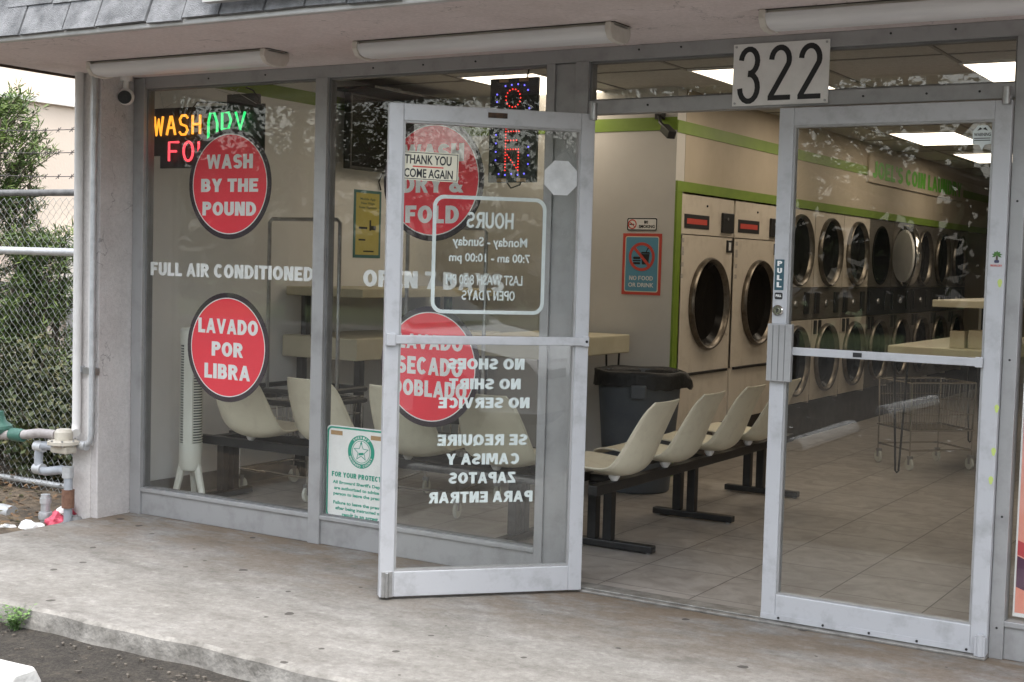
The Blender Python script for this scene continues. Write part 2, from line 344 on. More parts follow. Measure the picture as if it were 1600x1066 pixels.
    def build(s, name, mat, parent=None, smooth=False, bev=0, angle=35):
        me = bpy.data.meshes.new(name); me.from_pydata(s.v, [], s.f); me.update()
        bm = bmesh.new(); bm.from_mesh(me); bmesh.ops.recalc_face_normals(bm, faces=bm.faces); bm.to_mesh(me); bm.free()
        me.materials.append(mat); o = bpy.data.objects.new(name, me); COL.objects.link(o)
        if parent: o.parent = parent
        if smooth:
            me.polygons.foreach_set('use_smooth', [True]*len(me.polygons))
            me.set_sharp_from_angle(angle=R(angle))
        if bev:
            b = o.modifiers.new('bevel', 'BEVEL'); b.width = bev; b.segments = 2; b.limit_method = 'ANGLE'; b.angle_limit = R(40)
        return o
def tag(o, label, cat, group=None, kind=None):
    if label: o['label'] = label
    if cat: o['category'] = cat
    if group: o['group'] = group
    if kind: o['kind'] = kind
    return o
def thing(name, label, cat, loc=(0, 0, 0), rz=0, group=None):
    o = bpy.data.objects.new(name, None); COL.objects.link(o); o.location = loc; o.rotation_euler = (0, 0, rz); o.empty_display_size = .1
    return tag(o, label, cat, group)
def struct(o): o['kind'] = 'structure'; return o
def dup(root, loc=None, rz=None, label=None):
    def cp(o, par):
        c = o.copy(); COL.objects.link(c)
        if par: c.parent = par
        for ch in [x for x in bpy.data.objects if x.parent == o and x is not c]: cp(ch, c)
        return c
    r = cp(root, None)
    if loc is not None: r.location = loc
    if rz is not None: r.rotation_euler = (0, 0, rz)
    if label: r['label'] = label
    return r
def block_mb(s, x0, x1, z0, z1, y, mirror=False, w=.21):
    t, G, X = w*.80, [], 0.0
    def E_(cx, cy, rx, ry, a0, a1):
        n = max(6, int(abs(a1-a0)/11)); q = []
        for i in range(n):
            a, b = R(a0+(a1-a0)*i/n), R(a0+(a1-a0)*(i+1)/n)
            q.append([(cx+rx*math.cos(a), cy+ry*math.sin(a)), (cx+rx*math.cos(b), cy+ry*math.sin(b)), (cx+(rx-w)*math.cos(b), cy+(ry-t)*math.sin(b)), (cx+(rx-w)*math.cos(a), cy+(ry-t)*math.sin(a))])
        return q
    def B_(a, b, c, d): return [[(a, c), (b, c), (b, d), (a, d)]]
    for ch in s:
        k = []                       # list of strokes, each a list of polygons
        if ch == ' ': X += .33; continue
        if ch == 'A': W_ = .82; k = [[[(0, 0), (.235, 0), (.53, 1), (.29, 1)]], [[(.82, 0), (.585, 0), (.29, 1), (.53, 1)]], B_(.2, .62, .20, .20+t)]
        elif ch == 'B': W_ = .73; k = [B_(0, w, 0, 1), B_(w, .42, 0, t), B_(w, .42, 1-t, 1), B_(w, .42, .5-t/2, .5+t/2), E_(.40, .75-t/4, .29, .25+t/4, -90, 90), E_(.41, .25+t/4, .32, .25+t/4, -90, 90)]
        elif ch == 'C': W_ = .78; k = [E_(.40, .5, .40, .5, 42, 318)]
        elif ch == 'D': W_ = .77; k = [B_(0, w, 0, 1), B_(w, .32, 0, t), B_(w, .32, 1-t, 1), E_(.31, .5, .46, .5, -90, 90)]
        elif ch in 'EF': W_ = .66; k = [B_(0, w, 0, 1), B_(w, .65, 1-t, 1), B_(w, .58, .5-t/2, .5+t/2)] + ([B_(w, .66, 0, t)] if ch == 'E' else [])
        elif ch == 'H': W_ = .75; k = [B_(0, w, 0, 1), B_(.75-w, .75, 0, 1), B_(w, .75-w, .5-t/2, .5+t/2)]
        elif ch == "'": W_ = .19; k = [B_(0, .19, .64, 1)]
        elif ch == 'I': W_ = w; k = [B_(0, w, 0, 1)]
        elif ch == 'J': W_ = .6; k = [B_(.6-w, .6, .3, 1), E_(.3, .3, .3, .3, 185, 360)]
        elif ch == 'L': W_ = .61; k = [B_(0, w, 0, 1), B_(w, .61, 0, t)]
        elif ch == 'M': W_ = .96; k = [B_(0, w*.9, 0, 1), B_(.96-w*.9, .96, 0, 1), [[(w*.5, 1), (w*1.3, 1), (.555, .18), (.405, .18)]], [[(.96-w*.5, 1), (.96-w*1.3, 1), (.405, .18), (.555, .18)]]]
        elif ch == 'N': W_ = .77; k = [B_(0, w, 0, 1), B_(.77-w, .77, 0, 1), [[(w*.3, 1), (w*1.15, 1), (.77-w*.3, 0), (.77-w*1.15, 0)]]]
        elif ch in 'OQ': W_ = .84; k = [E_(.42, .5, .42, .5, 0, 360)] + ([[[(.45, .30), (.62, .34), (.86, .02), (.70, -.06)]]] if ch == 'Q' else [])
        elif ch in 'PR': W_ = .72 if ch == 'P' else .77; k = [B_(0, w, 0, 1), B_(w, .40, 1-t, 1), B_(w, .40, .40, .40+t), E_(.39, .70, .32, .30, -90, 90)] + ([[[(.30, .42), (.52, .46), (.77, 0), (.52, 0)]]] if ch == 'R' else [])
        elif ch == 'S': W_ = .72; k = [E_(.36, .75-t/4, .34, .25+t/4, 25, 270), E_(.36, .25+t/4, .36, .25+t/4, -155, 90)]
        elif ch == 'T': W_ = .70; k = [B_(0, .70, 1-t, 1), B_(.35-w/2, .35+w/2, 0, 1-t)]
        elif ch == 'U': W_ = .75; k = [B_(0, w, .34, 1), B_(.75-w, .75, .34, 1), E_(.375, .34, .375, .34, 180, 360)]
        elif ch == 'V': W_ = .80; k = [[[(0, 1), (.24, 1), (.51, 0), (.29, 0)]], [[(.80, 1), (.56, 1), (.29, 0), (.51, 0)]]]
        elif ch == 'W': W_ = 1.10; k = [[[(0, 1), (.22, 1), (.39, 0), (.18, 0)]], [[(.18, 0), (.39, 0), (.655, 1), (.445, 1)]], [[(.445, 1), (.655, 1), (.92, 0), (.71, 0)]], [[(.71, 0), (.92, 0), (1.10, 1), (.88, 1)]]]
        elif ch == 'Y': W_ = .78; k = [[[(0, 1), (.26, 1), (.39+w/2, .40), (.39-w/2, .40)]], [[(.78, 1), (.52, 1), (.39-w/2, .40), (.39+w/2, .40)]], B_(.39-w/2, .39+w/2, 0, .41)]
        elif ch == 'Z': W_ = .68; k = [B_(0, .68, 0, t), B_(.02, .66, 1-t, 1), [[(0, t*.9), (.28, t*.9), (.66, 1-t*.9), (.38, 1-t*.9)]]]
        elif ch == '7': W_ = .63; k = [B_(0, .63, 1-t, 1), [[(.38, 1-t*.9), (.63, 1-t*.9), (.36, 0), (.12, 0)]]]
        elif ch == '&': W_ = .86; k = [E_(.36, .77, .22, .23, -20, 235), E_(.33, .27, .33, .27, 95, 325), [[(.16, .66), (.40, .70), (.86, 0), (.58, 0)]], [[(.55, .14), (.66, .10), (.80, .44), (.62, .44)]]]
        else: return None
        G.append((X, k)); X += W_ + .075
    X -= .075; m = MB(); n = 0; sx = 1/X
    for ox, k in G:
        for i, st in enumerate(k):
            for poly in st:
                m.quad(*[(x0+(1-(ox+u)*sx if mirror else (ox+u)*sx)*(x1-x0), y-(-1 if mirror else 1)*.00012*(i+1), z0+v*(z1-z0)) for u, v in poly])
    return m
def text_mb(s, x0, x1, z0, z1, y, th=.0008, bold=.03, mirror=False, space=1.0, italic=0):
    bl = None if bold == 0 else block_mb(s, x0, x1, z0, z1, y, mirror, .285 if bold >= .03 else .20)
    if bl: return bl
    """lettering fitted into the box x0..x1, z0..z1 in a plane y, read from the -y side (mirror: from the +y side)"""
    cu = bpy.data.curves.new('t', 'FONT'); cu.body = s; cu.size = 1; cu.offset = bold*1.1 or .022; cu.extrude = .01; cu.resolution_u = 3; cu.space_character = space; cu.shear = italic
    ob = bpy.data.objects.new('t', cu); COL.objects.link(ob); bpy.context.view_layer.update()
    me = bpy.data.meshes.new_from_object(ob.evaluated_get(bpy.context.evaluated_depsgraph_get()))
    vs = [v.co.copy() for v in me.vertices]; fs = [tuple(p.vertices) for p in me.polygons]
    bpy.data.objects.remove(ob); bpy.data.meshes.remove(me); bpy.data.curves.remove(cu)
    ax, bx = min(v.x for v in vs), max(v.x for v in vs); ay, by = min(v.y for v in vs), max(v.y for v in vs)
    m = MB()
    for v in vs:
        u = (v.x-ax)/(bx-ax); 
        if mirror: u = 1-u
        m.v.append((x0+u*(x1-x0), y+(th/2 if v.z < 0 else -th/2), z0+(v.y-ay)/(by-ay)*(z1-z0)))
    m.f = fs; return m
def rrect(x0, x1, z0, z1, r, n=6):
    P = []
    for cx, cz, a0 in ((x1-r, z1-r, 0), (x0+r, z1-r, 90), (x0+r, z0+r, 180), (x1-r, z0+r, 270)):
        for i in range(n+1):
            a = R(a0 + 90*i/n); P.append((cx+r*math.cos(a), cz+r*math.sin(a)))
    return P
def frame_prism(outer, inner, y0, y1):
    m = MB(); k = len(outer)
    m.v = [(u, y0, v) for u, v in outer] + [(u, y0, v) for u, v in inner] + [(u, y1, v) for u, v in outer] + [(u, y1, v) for u, v in inner]
    for i in range(k):
        j = (i+1) % k
        m.f += [(i, j, k+j, k+i), (2*k+j, 2*k+i, 3*k+i, 3*k+j), (j, i, 2*k+i, 2*k+j), (k+i, k+j, 3*k+j, 3*k+i)]
    return m

# ------------------------------------------------------------------ ground
struct(MB().quad((-120, -150, -.085), (120, -150, -.085), (120, 90, -.085), (-120, 90, -.085)).build('ground', m_asph))
def slab_edge(x, seed=3):   # worn kerb edge
    return -1.697 + .012*math.sin(x*2.3+seed) + .008*math.sin(x*7.1) + .006*math.sin(x*17.3+1)
pv = MB(); xs = [-2.9 + .06*i for i in range(int((9+2.9)/.06)+1)]
for i in range(len(xs)-1):
    a, b = xs[i], xs[i+1]
    pv.quad((a, slab_edge(a)+.012, 0), (b, slab_edge(b)+.012, 0), (b, .03, 0), (a, .03, 0))
struct(pv.build('pavement', m_conc))
kb = MB()
for i in range(len(xs)-1):
    a, b = xs[i], xs[i+1]; ea, eb = slab_edge(a), slab_edge(b)
    kb.quad((a, ea+.012, 0), (a, ea-.006, -.012), (b, eb-.006, -.012), (b, eb+.012, 0))
    kb.quad((a, ea-.006, -.012), (a, ea-.02, -.09), (b, eb-.02, -.09), (b, eb-.006, -.012))
kb.quad((-2.9, -1.72, 0), (-2.9, .03, 0), (-2.9, .03, -.09), (-2.9, -1.74, -.09))
struct(kb.build('kerb', m_curb))
dt = MB(); random.seed(5)
N = 24
for i in range(N):
    for j in range(40):
        def h(x, y): return -.06 + .02*math.sin(x*3+y*2) + .012*math.sin(x*9-y*7)
        x0, x1 = -9+i*6.1/N, -9+(i+1)*6.1/N; y0, y1 = -2.2+j*.15, -2.2+(j+1)*.15
        dt.quad((x0, y0, h(x0, y0)), (x1, y0, h(x1, y0)), (x1, y1, h(x1, y1)), (x0, y1, h(x0, y1)))
struct(dt.build('dirt_strip', m_dirt, smooth=True))
gv = MB()
for _ in range(420):
    x = random.uniform(-3.2, 1); y = -1.76 - abs(random.gauss(0, .35)); r = random.uniform(.002, .009)
    gv.obox((x, y, -.083+r*.5), (r, random.uniform(-.5, .5)*r, 0), (random.uniform(-.5, .5)*r, r*.8, 0), (0, 0, r*.6))
g_ = gv.build('gravel', M('pebble', (.04, .035, .03), (.16, .14, .115), 40, .9)); tag(g_, 'loose pebbles and grit scattered on the asphalt along the kerb', 'gravel', kind='stuff')

# ------------------------------------------------------------------ the laundromat building
B = thing('laundromat_building', 'grey stucco coin laundry building with an aluminium storefront under a shingled canopy', 'building')
FZ = 2.37      # bottom of the head member
XL, XR, YB, ZC = -3.05, 5.2, 14.0, 2.70
MB().quad((XL, .03, .002), (XR, .03, .002), (XR, YB, .002), (XL, YB, .002)).build('floor', m_tile, B)
MB().quad((XL-.1, .09, ZC), (XR, .09, ZC), (XR, YB, ZC), (XL-.1, YB, ZC)).build('ceiling', m_ceil, B)
cg = MB()
for k in range(-2, 8): cg.box(-.665+.8*k, -.64+.8*k, .09, YB, ZC-.006, ZC-.0005)
for k in range(11): cg.box(XL, XR, 1.20+1.215*k, 1.225+1.215*k, ZC-.0055, ZC-.0006)
cg.build('ceiling_grid', M('ceiling_grid_paint', (.24, .225, .205), None), B)
wl = MB().box(XL-.15, XL, .09, 3.3, -.08, ZC+.3).build('side_wall', m_sidew, B)
MB().box(XL, XL+.012, .1, 3.2, .002, .115).build('baseboard', m_base, wl)
MB().box(XL, XL+.005, .1, 3.2, 2.485, 2.57).build('green_stripe', m_green, wl)
wb = MB().box(XL, -1.04, 3.2, 3.34, .002, ZC).build('front_partition', m_wall, B)
MB().box(XL+.006, -1.04, 3.194, 3.1995, 2.405, 2.495).build('green_stripe', m_green, wb)
MB().box(XL+.013, -1.04, 3.188, 3.1995, .002, .115).build('baseboard', m_base, wb)
wd = MB().box(-1.2, -1.04, 3.345, YB, 2.0, ZC).box(-2.2, -1.9, 3.345, YB, .002, ZC).build('dryer_bulkhead', m_beige, B)
MB().box(-1.04, -1.034, 3.2, YB, 2.39, 2.475).build('green_stripe', m_green, wd)
MB().box(-1.04, -1.024, 3.2, YB, 1.99, 2.06).box(-1.04, -1.024, 3.2, 3.285, .002, 1.989).build('green_trim', m_green, wd)
MB().box(-1.9, -1.075, 3.36, YB, .002, .31).build('plinth', m_plinth, wd)
MB().box(-2.2, XR, YB, YB+.15, .002, ZC).build('rear_wall', m_beige, B)
MB().box(XR, XR+.15, .09, YB, -.08, ZC+.3).build('side_wall', m_wall, B)
# shop name painted on a board on the bulkhead
nb = MB().box(-1.039, -1.018, 7.52, 11.25, 2.33, 2.585).build('name_board', m_beige, wd)
tm = text_mb("JOEL'S COIN LAUNDRY", 7.62, 11.15, 2.375, 2.54, 0, .004, .035)
tm.xf(Matrix(((0, -1, 0, -1.015), (1, 0, 0, 0), (0, 0, 1, 0), (0, 0, 0, 1)))); tm.build('lettering', M('name_green', (.12, .42, .03), None), nb)
# wing wall on the left, with its pale painted front corner
MB().box(-3.05, -2.856, -.25, .05, -.09, 2.43).build('wing_wall', m_stucco, B, bev=.006)
MB().box(-3.047, -2.905, -.256, -.2505, -.09, 2.43).build('corner_trim', m_strip, B)
# canopy: soffit, drip edge, shingles
MB().box(-3.12, 9, -1.2, .15, 2.43, 2.47).build('soffit', m_soffit, B)
MB().box(-3.135, 9.01, -1.235, -1.2, 2.418, 2.444).build('drip_edge', m_drip, B, bev=.006)
MB().box(-3.14, -3.121, -1.198, .15, 2.417, 2.50).build('edge_board', m_rustblk, B)
MB().box(XL-.15, 9, -.02, .085, 2.475, 3.6).box(XL-.15, 9, -.9, YB+.2, 3.4, 3.5).build('roof', m_ceil, B)
sh = MB(); random.seed(11)
for row in range(8):
    s0 = row*.132; x = -3.16 + (row % 2)*.13
    while x < 4.5:
        w = random.choice((.21, .24, .26, .29, .31)) ; z0 = 2.438 + s0 + random.uniform(-.005, .005); t = random.uniform(.010, .016)
        y0 = -1.243 + row*.048; y1 = y0 + .055
        a = Vector((x+.005, y0, z0)); b = Vector((x+w-.005, y0, z0+random.uniform(-.004, .004))); up = Vector((0, .062, .16))
        th = Vector((0, -t, t*.3))
        pts = [a, b, b+up, a+up]; n = len(sh.v)
        sh.v += [tuple(p) for p in pts] + [tuple(p+th) for p in pts]
        sh.f += [tuple(n+i for i in q) for q in ((3, 2, 1, 0), (4, 5, 6, 7), (0, 1, 5, 4), (1, 2, 6, 5), (2, 3, 7, 6), (3, 0, 4, 7))]
        x += w
sh.build('shingle_fascia', m_shing, B)
MB().quad((-3.15, -1.205, 2.46), (9, -1.205, 2.46), (9, -.84, 3.5), (-3.15, -.84, 3.5)).build('fascia_backing', m_ink, B)

# aluminium storefront
y0, y1 = -.012, .055
F_ = MB()
F_.box(-2.852, -2.772, -.02, .06, 0, 2.425)
F_.box(-2.772, 3.6, y0+.002, .058, FZ, 2.4295)              # head
F_.box(-1.557, -1.482, y0-.006, .06, 0, FZ)                 # mullion
F_.box(-.212, -.168, y0, .06, 0, FZ)
F_.box(-.060, .006, y0-.004, .06, 0, FZ)                    # door jamb
F_.box(1.832, 1.884, y0-.004, .06, 0, FZ)
F_.box(.006, 1.832, y0+.002, .058, 2.136, 2.196)            # transom bar
F_.box(-2.772, -1.557, -.004, .056, .001, .128).box(-1.482, -.212, -.004, .056, .001, .128).box(1.884, 3.6, -.004, .056, .001, .128)
F_.box(-2.772, -1.557, -.016, .056, .1285, .150).box(-1.482, -.212, -.016, .056, .1285, .150).box(1.884, 3.6, -.016, .056, .1285, .150)
F_.build('storefront_frame', m_alum, B, bev=.0025)
pc = MB().box(-.168, -.060, -.001, .06, 0, FZ-.004).build('post_cover', m_alum, B, bev=.002)
MB().box(-.0635, -.0605, -.006, -.0005, .3, 2.40).build('gap_strip', m_ink, pc)
# glazing bead lines
gb = MB()
for a, b, c, d in ((-2.772, -1.557, .1505, FZ), (-1.482, -.212, .1505, FZ), (.006, 1.832, 2.1965, FZ)):
    gb.box(a, a+.009, .004, .05, c, d).box(b-.009, b, .004, .05, c, d).box(a+.009, b-.009, .004, .05, d-.010, d).box(a+.009, b-.009, .004, .05, c, c+.006)
gb.build('glazing_gasket', m_alum_d, B)
def win(x0, x1, z0, z1):
    w = MB().box(x0, x1, .017, .023, z0, z1).build('window', GLASS, B); return w
w1 = win(-2.763, -1.566, .157, FZ-.010); w2 = win(-1.473, -.221, .157, FZ-.010); wt = win(.015, 1.823, 2.203, FZ-.010); w3 = win(1.893, 3.6, .157, FZ-.010)
text_mb('FULL AIR CONDITIONED', -2.752, -1.583, 1.342, 1.415, .0242, .0006, .035).build('lettering', m_wvin, w1)
text_mb('OPEN 7 DAYS', -1.262, -.432, 1.328, 1.412, .0242, .0006, .035).build('lettering', m_wvin, w2)
# screws in the frame
fs0 = None
for x, y, z in [(x, -.0125, 2.402) for x in (-2.3, -1.9, -1.2, -.9, -.6)] + [(x, -.0125, 2.408) for x in (.25, .45, 1.35, 1.6)] + [(x, -.0125, 2.167) for x in (1.25, 1.5, 1.7, .3)] + [(1.858, -.0165, z) for z in (.12, .55, 1.15, 1.75)]:
    if fs0 is None: fs0 = f_ = MB().lathe([(.0045, -.001), (.0045, .003)], 8, (0, 0, 0), 'y').build('screw', m_ink, B)
    else: f_ = fs0.copy(); COL.objects.link(f_); f_.parent = B
    f_.location = (x, y, z)
# threshold
th = MB().box(.006, 1.832, -.075, .07, .0, .011).box(.006, 1.832, -.045, .05, .011, .017)
th.build('threshold', M('worn_threshold', (.18, .17, .155), (.34, .33, .31), 14, .5, .5), B, bev=.003)

# ---- the doors
def leaf_door(name):
    m = MB(); w, h = .913, 2.128
    m.box(0, .062, -.022, .022, .012, h).box(w-.062, w, -.022, .022, .012, h)
    m.box(.0622, w-.0622, -.021, .021, h-.072, h-.0005).box(.0622, w-.0622, -.021, .021, .0125, .122)
    d = m.build(name, m_white_al, B, bev=.003)
    b = MB()
    for a, c, e, f in ((.062, .071, .122, h-.072), (w-.071, w-.062, .122, h-.072)): b.box(a, c, -.016, .016, e, f)
    b.box(.071, w-.071, -.016, .016, h-.081, h-.072).box(.071, w-.071, -.016, .016, .122, .130)
    b.build('glass_bead', m_alum, d)
    MB().box(.071, w-.071, -.003, .003, .130, h-.081).build('pane', GLASS, d)
    return d
# right leaf, shut
d1 = leaf_door('door'); d1.location = (.917, -.024, 0)
MB().box(.09, .845, -.034, -.022, 1.121, 1.153).box(.062, .09, -.034, -.0222, 1.117, 1.157).box(.823, .851, -.0345, -.0222, 1.117, 1.157).build('push_bar', m_white_al, d1, bev=.002)
MB().box(.35, .386, -.0352, -.0341, 1.128, 1.146).build('maker_plate', m_ink, d1)
pp = MB().box(-.006, .098, -.050, -.0225, 1.010, 1.246).build('pull_plate', m_alum, d1, bev=.003)
for k in range(3): MB().box(.016+.026*k, .019+.026*k, -.0512, -.0502, 1.014, 1.242).build('rib', m_alum_d, pp)
MB().lathe([(.0225, 0), (.0225, -.008), (.018, -.012)], 24, (.027, -.0222, 1.301), 'y').lathe([(.010, -.0122), (.010, -.0136)], 16, (.027, -.0222, 1.301), 'y').build('lock_cylinder', m_chrome, d1, smooth=True)
MB().box(.0235, .0295, -.0372, -.0358, 1.293, 1.309).build('keyhole', m_ink, d1)
kp = MB().box(.001, .912, -.0255, -.0222, .016, .038).build('kick_strip', m_white_al, d1)
for k in range(5): MB().lathe([(.005, 0), (.005, -.004)], 8, (.08+.19*k, -.0256, .027), 'y').build('screw', m_ink, kp)
MB().cyl((.893, -.034, 2.11), (.893, -.034, 2.175), .016, 16).box(.876, .910, -.034, .0, 2.130, 2.142).build('pivot', m_steel, d1, smooth=True)
MB().box(.872, .912, -.045, -.0225, .0125, .085).cyl((.893, -.04, .013), (.893, -.04, .095), .014, 14).build('pivot', m_white_al, d1)
# left leaf, swung outwards about its pivot
ang = math.atan2(-.72621, -.68747)
d2 = leaf_door('door'); d2.location = (.0664, -.0645, 0); d2.rotation_euler = (0, 0, ang)
MB().box(.004, .905, .024, .042, 1.108, 1.146).box(.868, .908, .0222, .046, 1.100, 1.154).box(.003, .030, .0222, .043, 1.104, 1.150).build('push_bar', m_white_al, d2, bev=.004)
MB().lathe([(.006, 0), (.006, .002)], 10, (.016, .0432, 1.127), 'y').build('screw', m_ink, d2)
MB().box(.40, .485, .0215, .0265, 2.086, 2.108).build('closer_bracket', M('rusty_bracket', (.03, .02, .015), (.12, .06, .03), 30, .7), d2)
MB().box(.858, .905, .0222, .027, .012, .125).cyl((.882, .0285, .012), (.882, .0285, .12), .009, 10).build('floor_bolt', m_steel, d2, bev=.002)
MB().cyl((.012, .03, 2.10), (.012, .03, 2.172), .017, 16).build('pivot', m_steel, d2, smooth=True)
ly = -.0042
hb = frame_prism(rrect(.204, .712, 1.240, 1.750, .05), rrect(.220, .696, 1.256, 1.734, .036), ly-.0004, ly+.0004).build('hours_border', m_etch, d2)
for s, a, b, z0, z1, bo in (('HOURS', .352, .562, 1.612, 1.681, .022), ('Monday - Sunday', .288, .622, 1.522, 1.574, .02), ('7:00 am - 10:00 pm', .275, .636, 1.455, 1.503, .02),
    ('LAST WASH 8:30 PM', .305, .648, 1.366, 1.410, .015), ('OPEN 7 DAYS', .338, .576, 1.300, 1.342, .02)):
    text_mb(s, a, b, z0, z1, ly, .0006, bo).build('lettering', m_etch, d2)
for s, a, b, z0, z1 in (('NO SHOES', .285, .631, .998, 1.046), ('NO SHIRT', .300, .622, .911, .958), ('NO SERVICE', .257, .667, .828, .875),
    ('SE REQUIRE', .261, .668, .664, .713), ('CAMISA Y', .298, .626, .580, .629), ('ZAPATOS', .312, .613, .497, .546), ('PARA ENTRAR', .231, .701, .412, .461)):
    text_mb(s, a, b, z0, z1, ly, .0006, .04).build('lettering', m_etch, d2)

# ------------------------------------------------------------------ signs and stickers
def disc_sign(cx, cz, label, lines):
    t = thing('round_sign', label, 'sign', (cx, .0275, cz), 0, 'round red window signs')
    MB().lathe([(.294, -.003), (.294, 0)], 64, (0, 0, 0), 'y').build('backing', m_navy, t)
    MB().lathe([(.264, -.0034), (.264, -.003)], 64, (0, 0, 0), 'y').build('red_face', m_red, t)
    MB().ring((0, 0), .262, .267, -.0038, -.0034, 72).build('white_ring', m_wvin, t)
    for s, w, z0, z1 in lines: text_mb(s, -w/2, w/2, z0, z1, -.0038, .0006, .035).build('lettering', m_wvin, t)
disc_sign(-2.172, 1.843, 'round red sign reading WASH BY THE POUND on the first window', (('WASH', .33, .082, .158), ('BY THE', .41, -.042, .029), ('POUND', .385, -.168, -.094)))
disc_sign(-2.168, .970, 'round red sign reading LAVADO POR LIBRA on the first window', (('LAVADO', .43, .072, .152), ('POR', .228, -.050, .028), ('LIBRA', .33, -.172, -.091)))
disc_sign(-.853, 1.853, 'round red sign reading WASH DRY & FOLD behind the open door', (('WASH', .357, .088, .174), ('DRY &', .362, -.060, .024), ('FOLD', .316, -.207, -.122)))
disc_sign(-.846, .950, 'round red sign reading LAVADO SECADO DOBLADO behind the open door', (('LAVADO', .385, .084, .156), ('SECADO', .39, -.040, .046), ('DOBLADO', .44, -.147, -.067)))

def number_sign():
    t = thing('number_sign', 'white number plate reading 322 screwed over the doors', 'sign', (.903, -.022, 2.272))
    MB().box(-.206, .206, 0, .006, -.127, .128).build('plate', m_signw, t)
    def arc(c, rx, rz, a0, a1, n=14): return [(c[0]+rx*math.cos(R(a0+(a1-a0)*i/n)), c[1]+rz*math.sin(R(a0+(a1-a0)*i/n))) for i in range(n+1)]
    def stroke(pts, w, ox):
        m = MB(); k = len(pts); L = []; Rr = []
        for i, p in enumerate(pts):
            a, b = Vector(pts[max(i-1, 0)]), Vector(pts[min(i+1, k-1)]); d = (b-a).normalized(); nn = Vector((-d.y, d.x))*w/2
            L.append(Vector(p)+nn); Rr.append(Vector(p)-nn)
        for y in (-.0012, -.0003): m.v += [(q.x+ox, y, q.y) for q in L] + [(q.x+ox, y, q.y) for q in Rr]
        for i in range(k-1):
            m.f += [(i, i+1, k+i+1, k+i), (2*k+i+1, 2*k+i, 3*k+i, 3*k+i+1), (i+1, i, 2*k+i, 2*k+i+1), (k+i, k+i+1, 3*k+i+1, 3*k+i)]
        m.f += [(0, k, 3*k, 2*k), (k-1, 3*k-1, 4*k-1, 2*k-1)]
        return m
    w = .0225
    three = arc((0, .056), .036, .050, 175, -95)
    three_b = arc((0, -.053), .039, .056, 97, -178)
    m = stroke(three, w, -.135); q_ = stroke(three_b, w, -.135); q_.v = [(a, b-.0004, c) for a, b, c in q_.v]; m.add(q_); m.build('digit', m_ink, t)
    two = arc((0, .056), .038, .050, 178, -20) + [(.020, .010), (-.014, -.050), (-.036, -.088), (-.040, -.099)]
    for ox in (0.0, .128):
        m = stroke(two, w, ox); m.add(MB().box(ox-.0495, ox+.047, -.00125, -.00035, -.1085, -.088)); m.build('digit', m_ink, t)
    for x in (-.194, .194):
        for z in (-.116, .117): MB().lathe([(.005, 0), (.005, -.003)], 10, (x, 0, z), 'y').build('screw', m_steel, t)
number_sign()

def text_part(t, s, a, b, z0, z1, y, mat, bold=.02, mirror=False, name='lettering', th=.0006): text_mb(s, a, b, z0, z1, y, th, bold, mirror).build(name, mat, t)
# thank-you card on the inside of the open door
t = thing('thank_you_card', 'cream card reading THANK YOU COME AGAIN taped inside the open door', 'sign', (.0664, -.0645, 0), ang)
tilt = Matrix.Translation((.729, 0, 1.866)) @ Matrix.Rotation(R(-1.0), 4, 'Y') @ Matrix.Translation((-.729, 0, -1.866))
MB().box(.606, .852, .0035, .0042, 1.806, 1.928).xf(tilt).build('card', m_cream_sign, t)
MB().add(frame_prism([(.610, 1.810), (.848, 1.810), (.848, 1.924), (.610, 1.924)], [(.613, 1.813), (.845, 1.813), (.845, 1.921), (.613, 1.921)], .0043, .0046)).xf(tilt).build('border', m_ink, t)
text_mb('THANK YOU', .638, .842, 1.874, 1.914, .0047, .0004, 0, True).xf(tilt).build('lettering', m_ink, t)
text_mb('COME AGAIN', .630, .842, 1.817, 1.855, .0050, .0004, 0, True).xf(tilt).build('lettering', m_ink, t)
MB().box(.672, .806, .0043, .0049, 1.861, 1.867).xf(tilt).build('red_bar', m_redsign, t)
o = MB().prism([(.145+.081*math.cos(R(22.5+45*i)), 1.843+.081*math.sin(R(22.5+45*i))) for i in range(8)], .0035, .0042).build('octagon_sticker', m_oct); o.location = (.0664, -.0645, 0); o.rotation_euler = (0, 0, ang)
tag(o, 'blank silver octagonal sticker on the glass of the open door', 'sticker')
# PULL sticker etc. on the right leaf
t = thing('pull_sticker', 'dark teal vertical sticker reading PULL above the door lock', 'sticker', (.943, -.0468, 1.447))
MB().box(-.0195, .0195, -.0006, 0, -.063, .063).build('backing', M('teal_sticker', (.03, .085, .11), None), t)
for i, ch in enumerate('PULL'): text_part(t, ch, -.010, .011, .036-.029*i, .057-.029*i, -.0009, m_wvin, .03)
o = MB().prism(rrect(-.017, .017, -.014, .014, .006), -.0006, 0).build('lock_sticker', m_ink); o.location = (.943, -.0468, 1.360); tag(o, 'tiny black sticker between the PULL sticker and the lock', 'sticker')
text_mb('PULL', -.012, .012, -.004, .006, -.0009, .0004).build('lettering', m_wvin, o)
t = thing('warning_sticker', 'small white shield sticker reading WARNING high on the shut door', 'sticker', (1.722, -.0285, 1.992))
MB().prism([(-.036, .008), (-.036, .022), (-.018, .044), (.018, .044), (.036, .022), (.036, .008), (.036, -.026), (.010, -.030), (0, -.050), (-.010, -.030), (-.036, -.026)], -.0004, 0).build('backing', m_etch, t)
text_part(t, 'WARNING', -.031, .031, .003, .016, -.0007, m_ink, .02); MB().box(-.030, .030, -.0009, -.0004, -.006, -.003).box(-.030, .030, -.0009, -.0004, -.014, -.011).prism([(-.020, .024), (0, .030), (-.010, .037)], -.0009, -.0004).prism([(.020, .024), (0, .030), (.010, .037)], -.0009, -.0004).build('print', m_ink, t)
t = thing('palm_sticker', 'small palm tree sticker with red print on the right door frame', 'sticker', (1.800, -.0468, 1.530))
pm = MB()
